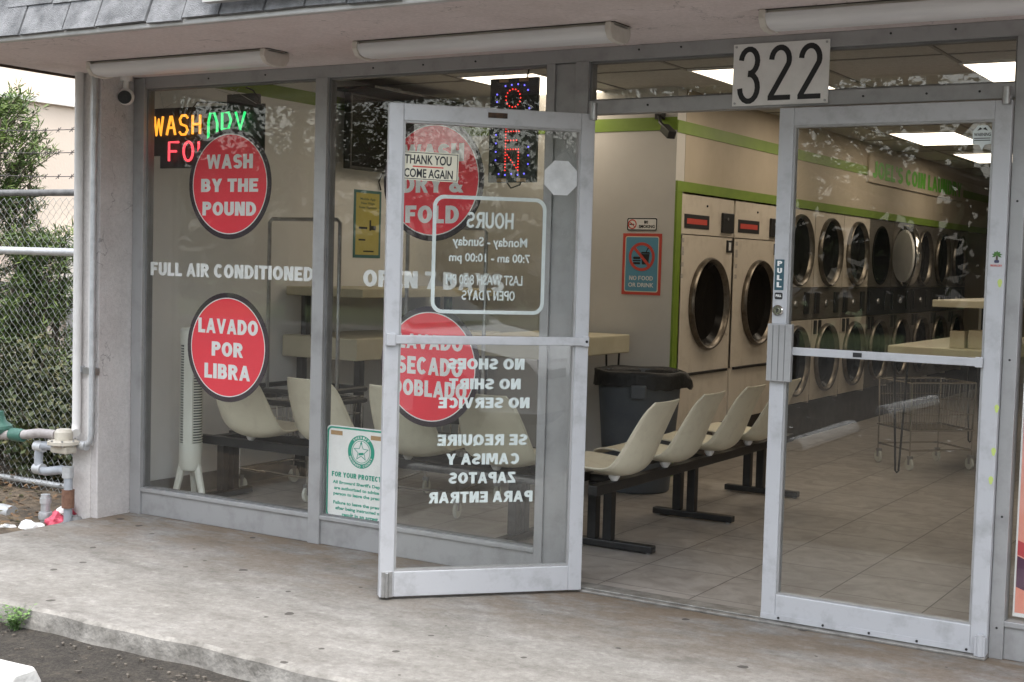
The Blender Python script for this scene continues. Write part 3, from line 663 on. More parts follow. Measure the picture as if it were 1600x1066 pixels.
for i in range(7):
    a = R(-25 + 38*i); pm.prism([(0, .016), (.010*math.cos(a)-.004*math.sin(a), .016+.010*math.sin(a)+.004*math.cos(a)), (.020*math.cos(a), .014+.018*math.sin(a)), (.010*math.cos(a)+.004*math.sin(a), .016+.010*math.sin(a)-.004*math.cos(a))], -.0006-.0001*i, -.0001)
pm.build('fronds', M('palm_green', (.06, .16, .03), None), t); MB().prism([(-.003, .014), (.003, .014), (.005, -.008), (-.004, -.008)], -.0006, -.0001).build('stem', m_bark, t)
MB().prism(rrect(-.009, .009, -.014, -.003, .004), -.0007, -.0001).build('figure', M('dark_blue_print', (.04, .04, .09), None), t)
text_part(t, 'WASH & DRY', -.022, .020, -.028, -.020, -.0006, m_redsign, .02)
gl = MB()
for x, z in ((1.815, 1.44), (1.826, .965), (1.822, .80), (1.817, .69)):
    o = MB().prism([(.008*math.cos(a)*(1+.2*math.sin(3*a)), .016*math.sin(a)) for a in [R(24*i) for i in range(15)]], -.0006, 0).build('paint_dab', M('lime_paint', (.46, .56, .16), None)) if (x, z) == (1.815, 1.44) else None
    if o: dab0 = o
    else: o = dab0.copy(); COL.objects.link(o)
    o.location = (x, -.0468 if x < 1.827 else -.0168, z)
    tag(o, {1.44: 'pale green paint smear level with the palm sticker, topmost on the frame', .965: 'pale green paint dab second from the top on the door frame', .80: 'pale green paint dab third from the top on the door frame', .69: 'pale green paint dab lowest on the door frame'}[z], 'paint dab', 'green paint dabs on the door frame')

# deputies' notice in the second window
t = thing('notice_sign', 'white notice with green border and star badge in the second window', 'sign', (-1.253, .026, .375))
MB().prism(rrect(-.224, .224, -.240, .240, .03), 0, .002).build('board', m_signw, t)
frame_prism(rrect(-.218, .218, -.234, .234, .028), rrect(-.209, .209, -.225, .225, .022), -.0008, -.0001).build('border', m_teal, t)
MB().ring((0, .118), .062, .084, -.0009, -.0001, 48).build('badge_ring', m_teal, t)
MB().ring((0, .118), .054, .057, -.0009, -.0001, 48).build('badge_ring', m_teal, t)
star = [((.050 if i % 2 == 0 else .022)*math.sin(R(36*i)), .118+(.050 if i % 2 == 0 else .022)*math.cos(R(36*i))) for i in range(10)]
star2 = [((.042 if i % 2 == 0 else .0185)*math.sin(R(36*i)), .118+(.042 if i % 2 == 0 else .0185)*math.cos(R(36*i))) for i in range(10)]
frame_prism(star, star2, -.0011, -.0001).build('badge_star', m_teal, t)
MB().prism([(-.016, .100), (.016, .104), (.014, .116), (-.014, .112)], -.0011, -.0001).prism([(-.007, .158), (.007, .158), (.004, .166), (0, .172), (-.004, .166)], -.0013, -.0001).build('badge_emblem', m_teal, t)
for word, a0, a1, fl in (('SHERIFF', 128, 52, 1), ('BROWARD COUNTY', 205, 335, -1)):
    for i, ch in enumerate(word):
        if ch == ' ': continue
        a = R(a0 + (a1-a0)*i/(len(word)-1)); m = text_mb(ch, -.0052, .0052, -.006, .006, 0, .0004, .02)
        m.xf(Matrix.Translation((.073*math.cos(a), -.0013, .118+.073*math.sin(a))) @ Matrix.Rotation((math.pi/2-a) if fl > 0 else (-math.pi/2-a), 4, 'Y')); m.build('badge_letter', m_signw, t)
text_part(t, 'FOR YOUR PROTECTION', -.185, .185, -.022, .004, -.0005, m_teal, .035)
for s, w, z in (("All Broward Sheriff's Deputies", .178, -.053), ('are authorized to advise any', .168, -.083), ('person to leave the premises', .172, -.112), ('Failure to leave the premises', .172, -.158), ('after being instructed may', .158, -.186), ('result in an arrest', .115, -.214)):
    text_part(t, s, -w, w, z-.009, z+.013, -.0005, m_teal, .03)
MB().box(-.195, -.120, -.0016, -.0010, .192, .214).build('tape', m_tape, t); MB().box(.06, .135, -.0016, -.0010, .185, .207).build('tape', m_tape, t)

# no smoking / no food signs on the partition
t = thing('no_smoking_sign', 'narrow white NO SMOKING sign above the blue sign', 'sign', (-1.283, 3.199, 1.757))
MB().prism(rrect(-.118, .118, -.046, .046, .012), -.003, 0).build('board', m_signw, t)
frame_prism(rrect(-.116, .116, -.044, .044, .012), rrect(-.108, .108, -.036, .036, .008), -.0036, -.003).build('border', m_ink, t)
text_part(t, 'NO', .016, .046, .004, .026, -.0034, m_ink, .03); text_part(t, 'SMOKING', -.024, .098, -.026, -.004, -.0034, m_ink, .03)
MB().ring((-.076, 0), .026, .034, -.0042, -.003, 32).prism([(-.100, .018), (-.096, .022), (-.052, -.018), (-.056, -.022)], -.0043, -.003).build('prohibition_ring', m_redsign, t)
MB().box(-.098, -.060, -.0038, -.003, -.004, .003).build('cigarette', m_ink, t)
t = thing('no_food_sign', 'blue NO FOOD OR DRINK sign with red border on the wall', 'sign', (-1.277, 3.199, 1.479))
MB().box(-.150, .150, -.003, 0, -.214, .214).build('board', m_redsign, t)
MB().prism(rrect(-.130, .130, -.194, .194, .015), -.0036, -.003).build('cream_line', m_cream_sign, t)
MB().prism(rrect(-.124, .124, -.188, .188, .012), -.0042, -.0036).build('blue_panel', m_bluesign, t)
MB().prism([(.004, -.002), (.052, -.002), (.060, .072), (-.004, .072)], -.0048, -.0042).prism([(-.008, .074), (.064, .074), (.058, .086), (-.002, .086)], -.0048, -.0042).prism([(.030, .086), (.038, .086), (.050, .108), (.078, .114), (.078, .120), (.044, .114)], -.0048, -.0042).build('cup_picture', m_ink, t)
MB().prism(rrect(-.066, -.010, .034, .052, .008), -.0048, -.0042).box(-.068, -.008, -.0048, -.0042, .020, .029).prism(rrect(-.066, -.010, -.002, .014, .006), -.0048, -.0042).build('burger_picture', m_ink, t)
MB().ring((0, .052), .080, .100, -.0056, -.0042, 48).prism([(-.071, .112), (-.057, .126), (.071, -.008), (.057, -.022)], -.0057, -.0042).build('prohibition_ring', m_redsign, t)
text_part(t, 'NO FOOD', -.092, .092, -.112, -.082, -.0048, m_signw, .02); text_part(t, 'OR DRINK', -.098, .098, -.160, -.130, -.0048, m_signw, .02)
# poster on the left wall, read along +y, faces +x
def on_left(m): return m.xf(Matrix(((0, -1, 0, XL+.001), (1, 0, 0, 0), (0, 0, 1, 0), (0, 0, 0, 1))))
t = thing('payment_poster', 'yellow poster with teal border on the side wall', 'poster')
on_left(MB().box(2.205, 2.520, -.003, 0, 1.470, 1.950)).build('border', M('poster_teal', (.06, .17, .17), None), t)
on_left(MB().box(2.228, 2.497, -.0036, -.003, 1.492, 1.930)).build('sheet', M('poster_yellow', (.46, .40, .10), (.52, .46, .16), 6, .4), t)
for s, a, b, z in (('Mobile App', 2.275, 2.45, 1.885), ('New Ways', 2.285, 2.44, 1.855), ('Faster Payments', 2.262, 2.465, 1.825)): on_left(text_mb(s, a, b, z-.010, z+.012, -.0039, .0005, .02)).build('lettering', M('poster_ink', (.10, .14, .08), None), t)
on_left(MB().box(2.262, 2.36, -.0042, -.0036, 1.675, 1.69).box(2.40, 2.46, -.0042, -.0036, 1.67, 1.70).box(2.385, 2.405, -.0042, -.0036, 1.665, 1.74).box(2.262, 2.34, -.0042, -.0036, 1.592, 1.604).box(2.32, 2.44, -.0042, -.0036, 1.512, 1.522)).build('print', m_ink, t)
# television and its bracket on the side wall
t = thing('television', 'large black wall television above the yellow poster', 'television')
on_left(MB().box(2.00, 2.965, -.12, -.06, 2.08, 2.60)).build('case', m_black, t, bev=.006)
on_left(MB().box(2.02, 2.945, -.1215, -.1205, 2.10, 2.58)).build('screen', m_dglass, t)
on_left(MB().box(2.30, 2.66, -.0595, -.001, 2.20, 2.46)).build('bracket', m_blackm, t)
on_left(MB().tube([(2.5, -.03, 2.22), (2.52, -.02, 2.1), (2.47, -.015, 2.02), (2.5, -.01, 1.96)], .006, 6)).build('cable', m_black, t)
t = thing('wall_box', 'small white plastic box on the side wall above the television hood', 'box')
on_left(MB().box(2.44, 2.62, -.09, -.001, 2.632, 2.694)).build('case', m_signw, t, bev=.006); on_left(MB().box(2.66, 2.74, -.05, -.001, 2.634, 2.685)).build('side_unit', m_cream_sign, t, bev=.004)
t = thing('television_hood', 'dark angled hood board mounted above the television', 'hood')
on_left(MB().prism([(1.95, 2.610), (3.03, 2.610), (3.03, 2.630), (1.95, 2.630)], -.36, -.002)).build('board', m_blackm, t)
# LED sign OPEN hung in the second window
t = thing('led_open_sign', 'black vertical LED sign reading OPEN hung in the second window', 'sign', (-.460, .11, 2.09))
MB().box(-.132, .132, 0, .02, -.245, .245).build('panel', m_black, t, bev=.003)
for x in (-.055, .055):
    for z in (-.234, .234): MB().box(x-.025, x+.025, -.003, 0, z-.008, z+.008).build('sticker', m_tape, t)
def led_row(pts, d):
    out = []
    for a, b in zip(pts[:-1], pts[1:]):
        n = max(1, round(((b[0]-a[0])**2+(b[1]-a[1])**2)**.5/d))
        out += [(a[0]+(b[0]-a[0])*i/n, a[1]+(b[1]-a[1])*i/n) for i in range(n)]
    return out + [pts[-1]]
LO = [(.040*math.cos(R(i*24)), .042*math.sin(R(i*24))) for i in range(15)]
LP = led_row([(-.036, -.042), (-.036, .042), (.020, .042), (.036, .022), (.020, .002), (-.030, .002)], .0150)
LE = led_row([(.036, -.042), (-.036, -.042), (-.036, .042), (.036, .042)], .0150) + led_row([(-.024, 0), (.024, 0)], .0150)
LN = led_row([(-.036, -.042), (-.036, .042), (.036, -.042), (.036, .042)], .0150)
for pts, zc in ((LO, .150), (LP, .050), (LE, -.048), (LN, -.146)):
    m = MB()
    for x, z in pts: m.ball((x, -.003, z+zc), .0034, 6)
    m.build('led_letter', m_ledr, t)
bl = [(-.090, z) for z in (.17, .135, .10, .02, -.02, -.06, -.10, -.14)] + [(-.07, -.205), (-.035, -.21), (.0, -.205), (.035, -.21), (.07, -.205)] + [(.090, z) for z in (-.16, -.12, -.08, .06, .1)] + [(-.045, .208), (-.01, .212), (.025, .214), (.06, .208), (.08, .185)]
m = MB()
for x, z in bl: m.ball((x, -.003, z), .0042, 6)
m.build('led_border', m_ledb, t)
for x in (-.07, .07): MB().tube([(x, .01, .245), (x*.6, .012, .33)], .0015, 5).build('chain', m_steel, t)
MB().tube([(.06, .02, .24), (.065, .03, .30), (.075, .02, .34)], .004, 6).build('cord', m_black, t)
MB().tube([(-.04, .02, -.24), (-.02, .03, -.27), (.03, .03, -.255), (.04, .02, -.24)], .004, 6).build('cord', m_black, t)

# neon sign in the first window
t = thing('neon_sign', 'neon sign reading WASH DRY FOLD on black panels in the first window', 'neon sign', (-2.44, .12, 2.13))
MB().prism([(-.42, .145), (.42, .145), (.42, -.10), (.40, -.19), (-.35, -.19), (-.35, -.12), (-.42, -.12)], 0, .012).build('panel', m_black, t, bev=.003)
MB().box(.135, .335, .014, .07, .12, .205).build('transformer', m_black, t, bev=.005)
def seg(ch, cx, cz, w, h):
    G = {'W': [[(-.5, .5), (-.25, -.5), (0, .35), (.25, -.5), (.5, .5)]],
         'A': [[(-.5, -.5), (-.05, .5), (.05, .5), (.5, -.5)], [(-.28, -.12), (.28, -.12)]],
         'S': [[(.45, .36), (.25, .5), (-.2, .5), (-.45, .3), (-.3, .05), (.3, -.07), (.46, -.28), (.2, -.5), (-.25, -.5), (-.47, -.36)]],
         'H': [[(-.42, .5), (-.42, -.5)], [(.42, .5), (.42, -.5)], [(-.42, .02), (.42, .02)]],
         'D': [[(-.42, -.5), (-.42, .25), (-.25, .5), (.15, .5), (.45, .2), (.45, -.2), (.15, -.5), (-.40, -.5)]],
         'R': [[(-.42, -.5), (-.42, .5), (.2, .5), (.45, .28), (.2, .02), (-.38, .02)], [(.0, .0), (.45, -.5)]],
         'Y': [[(-.45, .5), (0, .0), (.45, .5)], [(0, 0), (0, -.5)]],
         'F': [[(-.42, -.5), (-.42, .5), (.45, .5)], [(-.42, .02), (.25, .02)]],
         'O': [[(.42*math.cos(R(i*20)), .5*math.sin(R(i*20))) for i in range(19)]],
         'L': [[(-.4, .5), (-.4, -.5), (.42, -.5)]]}[ch]
    m = MB()
    for pl in G: m.tube([(cx+x*w, -.022, cz+z*h) for x, z in pl], .0068, 8)
    return m
for word, mat, x0, pitch, w, h, cz in (('WASH', m_nO, -.340, .096, .066, .104, .045), ('DRY', m_nG, .070, .100, .074, .185, .010), ('FOLD', m_nR, -.222, .112, .084, .104, -.100)):
    for i, ch in enumerate(word): seg(ch, x0+pitch*i, cz, w, h).build('neon_letter', mat, t, smooth=True, angle=70)
for a, b in (((-.33, .145), (-.36, .235)), ((-.33, .145), (-.08, .235)), ((.19, .20), (.06, .235)), ((.19, .20), (.23, .235)), ((.36, .145), (.17, .235))): MB().tube([(a[0], .005, a[1]), (b[0], .005, b[1])], .0013, 5).build('hanging_wire', m_steel, t)
MB().tube([(.26, .03, .24), (.32, .02, .22), (.365, .02, .17), (.34, .03, .135), (.30, .03, .14)], .0045, 6).build('cord', m_black, t)
MB().tube([(-.05, .0, .10), (-.10, -.015, .13), (-.05, -.02, .165), (.1, -.02, .16), (.14, .02, .16)], .005, 6).build('cord', m_black, t)

# ------------------------------------------------------------------ canopy lamps
def strip_light(x0, x1, label):
    L = x1-x0; t = thing('strip_light', label, 'lamp', (x0, -.49, 2.43), 0, 'strip lights under the canopy')
    MB().box(0, L, -.062, .062, -.014, -.0005).build('body', m_lampbody, t, bev=.003)
    pr = [(-.082, -.0145), (-.084, -.034), (-.064, -.058), (-.030, -.067), (.030, -.067), (.064, -.058), (.084, -.034), (.082, -.0145)]
    MB().prism(pr, .025, L-.025, 'x').build('lens', m_lens, t, smooth=True, angle=50)
    pe = [(-.088, -.002), (-.091, -.036), (-.068, -.065), (-.031, -.075), (.031, -.075), (.068, -.065), (.091, -.036), (.088, -.002)]
    for a in (0, L-.026): MB().prism(pe, a, a+.026, 'x').build('end_cap', m_lampbody, t, bev=.004)
    MB().box(-.01, L+.01, -.074, .074, -.0004, -.0001).build('gasket', m_rustblk, t)
    return t
strip_light(-2.60, -1.40, 'strip light under the canopy above the first window')
strip_light(-.885, .405, 'strip light under the canopy between the neon window and the 322 plate')
strip_light(1.02, 2.31, 'strip light under the canopy right of the 322 plate')
# cameras
t = thing('dome_camera', 'white dome camera on the stucco wall under the canopy', 'camera', (-2.845, -.085, 2.318))
MB().cyl((.0, 0, .112), (0, 0, .085), .036, 20).cyl((0, 0, .086), (0, 0, .04), .017, 14).build('mount', m_signw, t, smooth=True)
MB().ball((0, 0, 0), .047, 24).build('housing', m_signw, t, smooth=True)
fw = Vector((.62, -.76, -.16)).normalized()
MB().cyl(fw*.030, fw*.0475, .036, 24).build('lens_ring', m_ink, t, smooth=True); MB().cyl(fw*.047, fw*.0495, .014, 16).build('lens', m_black, t)
t = thing('wall_camera', 'black bracket camera near the ceiling inside the doorway', 'camera', (-1.15, 3.19, 2.50))
MB().box(-.05, .02, -.02, .005, -.02, .02).tube([(-.02, -.01, 0), (.03, -.10, -.05), (.10, -.16, -.10)], .012, 8).build('bracket', m_blackm, t); MB().obox((.135, -.19, -.125), (.045, -.035, -.03), (.018, .023, 0), (.01, -.008, .024)).build('body', m_black, t, bev=.004)
# ceiling lights
c0 = None
for x, y, lab in ((-.64, 2.45, 'ceiling light panel nearest the open door'), (.94, 2.75, 'ceiling light panel seen right of the 322 plate'), (-.62, 4.42, 'added unseen ceiling light panel over the two large dryers'), (-.60, 6.6, 'ceiling light panel deep inside, above the first round dryer doors'), (-.58, 8.8, 'ceiling light panel deep inside, above the shop name'), (2.6, 3.6, 'ceiling light panel behind the poster window'), (-2.2, 2.2, 'ceiling light panel over the laundry tables')):  # panel over the large dryers is added, hidden by the transom bar, to light the bulkhead
    if c0 is None:
        c0 = thing('ceiling_light', lab, 'ceiling light', (x, y, ZC), 0, 'ceiling light panels')
        MB().box(.02, .58, .02, 1.18, -.012, -.004).build('diffuser', m_light, c0); MB().add(frame_prism([(0, 0), (.6, 0), (.6, 1.2), (0, 1.2)], [(.02, .02), (.58, .02), (.58, 1.18), (.02, 1.18)], -.014, -.002)).xf(Matrix(((1, 0, 0, 0), (0, 0, 1, 0), (0, 1, 0, 0), (0, 0, 0, 1)))).build('frame', m_signw, c0)
    else: dup(c0, (x, y, ZC), 0, lab)

# ------------------------------------------------------------------ seats
def shell_mesh():
    ctrl = [(.375, .030), (.358, .054), (.30, .062), (.20, .046), (.10, .024), (.0, .012), (-.075, .022), (-.125, .066), (-.158, .142), (-.186, .228), (-.222, .330), (-.252, .392)]
    wid = [.34, .39, .425, .435, .44, .445, .45, .445, .43, .405, .36, .29]
    edge = [.000, .002, .010, .022, .036, .048, .060, .062, .050, .034, .018, .006]      # how far the sides curl inwards
    nv, nu = 34, 17
    def cr(L, t):
        n = len(L)-1; i = min(int(t*n), n-1); f = t*n-i
        g = lambda k: L[max(0, min(n, k))]
        p = [g(i-1), g(i), g(i+1), g(i+2)]
        return .5*((2*p[1]) + (p[2]-p[0])*f + (2*p[0]-5*p[1]+4*p[2]-p[3])*f*f + (3*p[1]-p[0]-3*p[2]+p[3])*f**3)
    m = MB()
    for j in range(nv+1):
        t = j/nv; f, z = cr([c[0] for c in ctrl], t), cr([c[1] for c in ctrl], t)
        f2, z2 = cr([c[0] for c in ctrl], min(1, t+.01)), cr([c[1] for c in ctrl], min(1, t+.01)); f1, z1 = cr([c[0] for c in ctrl], max(0, t-.01)), cr([c[1] for c in ctrl], max(0, t-.01))
        d = Vector((f2-f1, z2-z1)).normalized(); nn = Vector((-d.y, d.x)) * -1
        if nn.x + nn.y < 0: nn = -nn
        w, e = cr(wid, t), cr(edge, t)
        for i in range(nu+1):
            u = -1+2*i/nu; k = abs(u)**2.2
            m.v.append((f + nn.x*e*k, u*w/2*(1-.06*k), z + nn.y*e*k))
    for j in range(nv):
        for i in range(nu):
            a = j*(nu+1)+i; m.f.append((a, a+1, a+nu+2, a+nu+1))
    return m
def make_bench(n, pitch, legs, L, label, group, x_off):
    """local: beam along x, the seats face +y"""
    b = thing('seat_bench', label, 'bench', (0, 0, 0), 0, group)
    MB().box(0, L, .10, .15, .345, .395).box(0, L, -.165, -.115, .345, .395).build('beam', m_blackm, b, bev=.004)
    for x in legs:
        l = MB().box(x-.026, x+.026, .055, .105, .045, .345).box(x-.026, x+.026, -.035, .015, .045, .345).build('leg', m_blackm, b, bev=.004)
        MB().box(x-.027, x+.027, -.27, .23, .008, .0445).build('foot', m_blackm, l, bev=.005)
        for y in (-.24, .20): MB().cyl((x, y, .002), (x, y, .008), .016, 10).build('glide', m_steel, l)
        MB().box(x-.03, x+.03, -.113, .098, .3455, .385).build('bracket', m_blackm, l, bev=.003)
    for i in range(n):
        x = x_off+pitch*i; m = shell_mesh(); m.xf(Matrix(((0, 1, 0, x), (1, 0, 0, -.15), (0, 0, 1, .412), (0, 0, 0, 1))))
        s = m.build('seat_shell', m_shell, b, smooth=True, angle=180); so_ = s.modifiers.new('thick', 'SOLIDIFY'); so_.thickness = .007; so_.offset = 0
        for sx, sy in ((-.06, -.15), (.10, .12)): MB().lathe([(.016, -.014), (.028, .004), (.030, .022)], 12, (x+sx, sy, .410)).build('mount', m_signw, s, smooth=True)
        MB().tube(rim_pts(m), .0052, 6, closed=True).build('rim', m_shell, s, smooth=True)
    return b
def rim_pts(m):
    nv, nu = 34, 17; W_ = nu+1
    idx = [i for i in range(W_)] + [j*W_+nu for j in range(1, nv+1)] + [nv*W_+i for i in range(nu-1, -1, -1)] + [j*W_ for j in range(nv-1, 0, -1)]
    return [m.v[i] for i in idx]
b1 = make_bench(4, .56, (.06, 2.12), 2.36, 'cream shell seat bench behind the shop windows, backs to the glass', 'cream shell seat benches', .47)
b1.location = (-2.84, .66, .002)
b2 = make_bench(4, .59, (.44, 1.49, 2.58), 2.75, 'cream shell seat bench running inwards beside the open doorway', 'cream shell seat benches', .27)
b2.location = (-.27, .40, .002); b2.rotation_euler = (0, 0, R(90))

# ------------------------------------------------------------------ trash can
t = thing('trash_can', 'grey trash can with black liner beside the blue sign', 'trash can', (-.98, 2.62, .002))
MB().lathe([(.205, 0), (.215, .01), (.268, .68), (.272, .735), (.285, .74), (.288, .775), (.276, .777), (.266, .735), (.205, .03), (.001, .03)], 40).build('body', m_canbin, t, smooth=True)
for a in (25, 205): MB().obox((0, 0, 0), (.05, 0, 0), (0, .03, 0), (0, 0, .045)).xf(Matrix.Rotation(R(a), 4, 'Z') @ Matrix.Translation((.0, -.285, .665))).build('handle', m_canbin, t, bev=.01)
lm = MB(); n = 48; prof = [(.245, .66), (.268, .765), (.288, .792), (.297, .786), (.300, .76), (.299, .72), (.302, .69)]
for j, (r, z) in enumerate(prof):
    for k in range(n):
        a = 2*math.pi*k/n; w = .003*math.sin(7*a+j)+.003*math.sin(13*a+2*j)+.002*math.sin(23*a)
        da = (a-.50+math.pi) % (2*math.pi)-math.pi; bu = math.exp(-(da/.38)**2)*(0, .1, .3, .6, 1, 1.25, 1)[j]; w += .038*bu+.006*bu*math.sin(29*a+j)
        lm.v.append(((r+w)*math.cos(a), (r+w)*math.sin(a), -.035*bu+ z+.004*math.sin(5*a+1)+(.010*math.sin(3*a)+.005*math.sin(17*a) if j > 4 else 0)))
for j in range(len(prof)-1):
    for k in range(n): lm.f.append((j*n+k, j*n+(k+1) % n, (j+1)*n+(k+1) % n, (j+1)*n+k))
lm.build('liner', m_bag, t, smooth=True, angle=180)

# ------------------------------------------------------------------ folding tables
def table(name, label, x0, x1, y0, y1, zt, th, shelf=None, hair=False, legs=None):
    t = thing(name, label, 'table', (x0, y0, .002), 0, 'cream laundry folding tables'); w, d = x1-x0, y1-y0
    MB().box(0, w, 0, d, zt-th, zt).build('tabletop', m_lam, t, bev=.008)
    for x in (.07, w-.07):
        for y in (.12, d-.12):
            if hair: MB().tube([(x-.05, y, zt-th), (x-.012, y+.01, .02), (x, y+.012, .006), (x+.012, y+.01, .02), (x+.05, y, zt-th)], .008, 6).build('leg', m_blackm, t, smooth=True)
            else: MB().box(x-.025, x+.025, y-.025, y+.025, 0, zt-th-.001).build('leg', m_blackm, t, bev=.003)
    if shelf:
        sx0, sx1, z0, z1 = shelf
        MB().box(sx0, sx1, .05, d-.05, z0, z1).build('shelf', m_lam, t, bev=.005)
        for x in (sx0+.13, sx0+.24):
            for y in (.10, d-.12): MB().box(x-.022, x+.022, y-.022, y+.022, zt+.001, z0-.001).build('post', m_blackm, t)
    return t
table('folding_table', 'cream laundry table with raised shelf along the side wall', -3.02, -2.40, 1.44, 3.16, .952, .142, (-.015, .62, 1.212, 1.268))
table('folding_table', 'cream laundry table without shelf behind the trash can', -1.97, -1.31, 1.95, 3.12, .985, .125, None, True)
t3 = table('folding_table', 'cream laundry table with shelf and boxes behind the shut door', .125, .86, 4.4, 6.9, .942, .092, None, True)
sf = MB().box(.30, .80, .02, 1.6, 1.232, 1.282).build('shelf', m_lam, t3, bev=.005)
for y in (.3, 1.4): MB().box(.58, .62, y, y+.04, .9425, 1.231).build('post', m_blackm, t3)
m_card = M('cardboard', (.46, .40, .28), (.52, .46, .34), 8, .7)
o = MB().box(-.05, .05, -.06, .06, 0, .12).build('cardboard_box', m_card, bev=.003); o.location = (.59, 4.55, .945); tag(o, 'small tan box at the front of the table behind the shut door', 'box', 'boxes on the table')
MB().box(-.008, .008, -.0606, .0606, .1195, .1206).build('tape', m_tape, o)
o2 = MB().box(-.09, .09, -.09, .09, 0, .13).build('cardboard_box', m_card, bev=.003); o2.location = (.75, 4.62, .945); tag(o2, 'wide tan box at the right end of the table behind the shut door', 'box', 'boxes on the table'); MB().box(-.008, .008, -.0906, .0906, .1295, .1306).build('tape', m_tape, o2)
t = thing('notice_card', 'white card with red marks standing under the table shelf', 'card', (.735, 4.80, .945))
MB().box(-.07, .10, 0, .012, 0, .284).build('card', m_signw, t)
for z in (.14, .19): MB().prism([(-.03, z), (.0, z), (-.002, z+.026), (-.015, z+.034), (-.028, z+.026)], -.001, 0).build('red_mark', m_redsign, t); MB().prism([(.02, z), (.05, z), (.048, z+.03), (.035, z+.036), (.022, z+.03)], -.001, 0).build('blue_mark', m_ink, t)

# ------------------------------------------------------------------ laundry carts
def make_cart(label, w, d, zb, zt, rail, loc, rz, bars):
    t = thing('laundry_cart', label, 'laundry cart', loc, rz, 'wire laundry carts on casters')
    fr = MB(); r = .007
    P = [(-w/2, -d/2), (w/2, -d/2), (w/2, d/2), (-w/2, d/2)]
    for z in (zt, zb): fr.tube([(x, y, z) for x, y in P], r, 6, closed=True)
    fr.tube([(x*.96, y*.96, .15) for x, y in P], r, 6, closed=True)
    for x, y in P: fr.tube([(x*.97, y*.97, .10), (x*.97, y*.97, zb), (x, y, zt)], r, 6)
    fr.build('frame', m_chrome, t, smooth=True)
    ba = MB(); n = bars
    for a, b in zip(P, P[1:]+P[:1]):
        for i in range(1, n):
            f = i/n; x, y = a[0]+(b[0]-a[0])*f, a[1]+(b[1]-a[1])*f; ba.tube([(x*.92, y*.92, zb), (x, y, zt)], .0022, 4)
        for z in (zb+(zt-zb)*.33, zb+(zt-zb)*.66): ba.tube([(a[0]*.97, a[1]*.97, z), (b[0]*.97, b[1]*.97, z)], .0022, 4)
    for i in range(1, n):
        f = -.5+i/n; ba.tube([(f*w*.92, -d*.46, zb), (f*w*.92, d*.46, zb)], .002, 4); ba.tube([(-w*.46, f*d*.92, zb), (w*.46, f*d*.92, zb)], .002, 4)
    ba.build('wire_basket', m_chrome, t)
    if rail:
        hr = MB().tube([(-w/2, .0, zt), (-w/2, 0, rail-.02), (-w/2+.02, 0, rail), (w/2-.02, 0, rail), (w/2, 0, rail-.02), (w/2, 0, zt)], .012, 8); hr.build('hanging_rail', m_steel, t, smooth=True)
        bp = MB(); 
        for z in (zt-.02, zt+.05): bp.tube([(x*1.04, y*1.04, z) for x, y in P], .016, 6, closed=True)
        bp.build('bumper', m_black, t, smooth=True)
    for x, y in P:
        c = MB().obox((x*.95, y*.95, .098), (.016, 0, 0), (0, .016, 0), (0, 0, .012)).box(x*.95-.014, x*.95-.009, y*.95-.012, y*.95+.012, .045, .088).box(x*.95+.009, x*.95+.014, y*.95-.012, y*.95+.012, .045, .088).build('caster', m_steel, t)
        MB().lathe([(.02, -.010), (.044, -.010), (.048, -.006), (.048, .006), (.044, .010), (.02, .010)], 20, (x*.95, y*.95+.008, .049), 'x').build('wheel', m_fan, c, smooth=True)
    return t
make_cart('wire laundry cart with tall hanging rail behind the window bench', .56, .52, .30, .60, 1.695, (-2.56, 1.10, .002), 0, 9)
make_cart('wire laundry cart standing behind the shut glass door', .54, .46, .30, .655, None, (.25, 5.06, .002), R(47), 12)
make_cart('wire laundry cart with tall hanging rail beside the laundry tables', .50, .70, .30, .58, 1.66, (-1.62, 1.28, .002), R(12), 9)

# ------------------------------------------------------------------ tower fan
t = thing('tower_fan', 'white tower fan in the corner of the first window', 'fan', (-2.80, .40, .002), R(28))
MB().lathe([(.058, .20), (.066, .22), (.068, .30), (.068, .36)], 28).build('base_column', m_fan, t, smooth=True)
bm_ = MB()
bm_.prism([(.062*math.cos(a), .062*math.sin(a)) for a in [R(18*i) for i in range(20)]], .361, .935, 'z'); bm_.build('grille_core', M('fan_slots', (.10, .11, .10), None), t, smooth=True)
MB().prism([(-.026, -.066), (.026, -.066), (.030, -.055), (-.030, -.055)], .36, .94, 'z').build('front_strip', m_fan, t)
sl = MB()
for i in range(36): sl.ring((0, 0), .060, .068, .368+.0157*i, .374+.0157*i, 24)
sl.xf(Matrix(((1, 0, 0, 0), (0, 0, 1, 0), (0, 1, 0, 0), (0, 0, 0, 1)))); sl.build('grille', m_fan, t)
MB().lathe([(.068, .935), (.070, .95), (.068, 1.02), (.055, 1.035), (.001, 1.037)], 28).build('head', m_fan, t, smooth=True)
for a in (200, 340, 90):
    c, s = math.cos(R(a)), math.sin(R(a)); l = MB(); n0 = 0
    secs = [(.045, .235, .024), (.062, .16, .022), (.085, .06, .020), (.105, .004, .026)]
    l.tube([(c*r_, s*r_, z) for r_, z, _ in secs], [w for _, _, w in secs], 8); l.build('foot', m_fan, t, smooth=True)

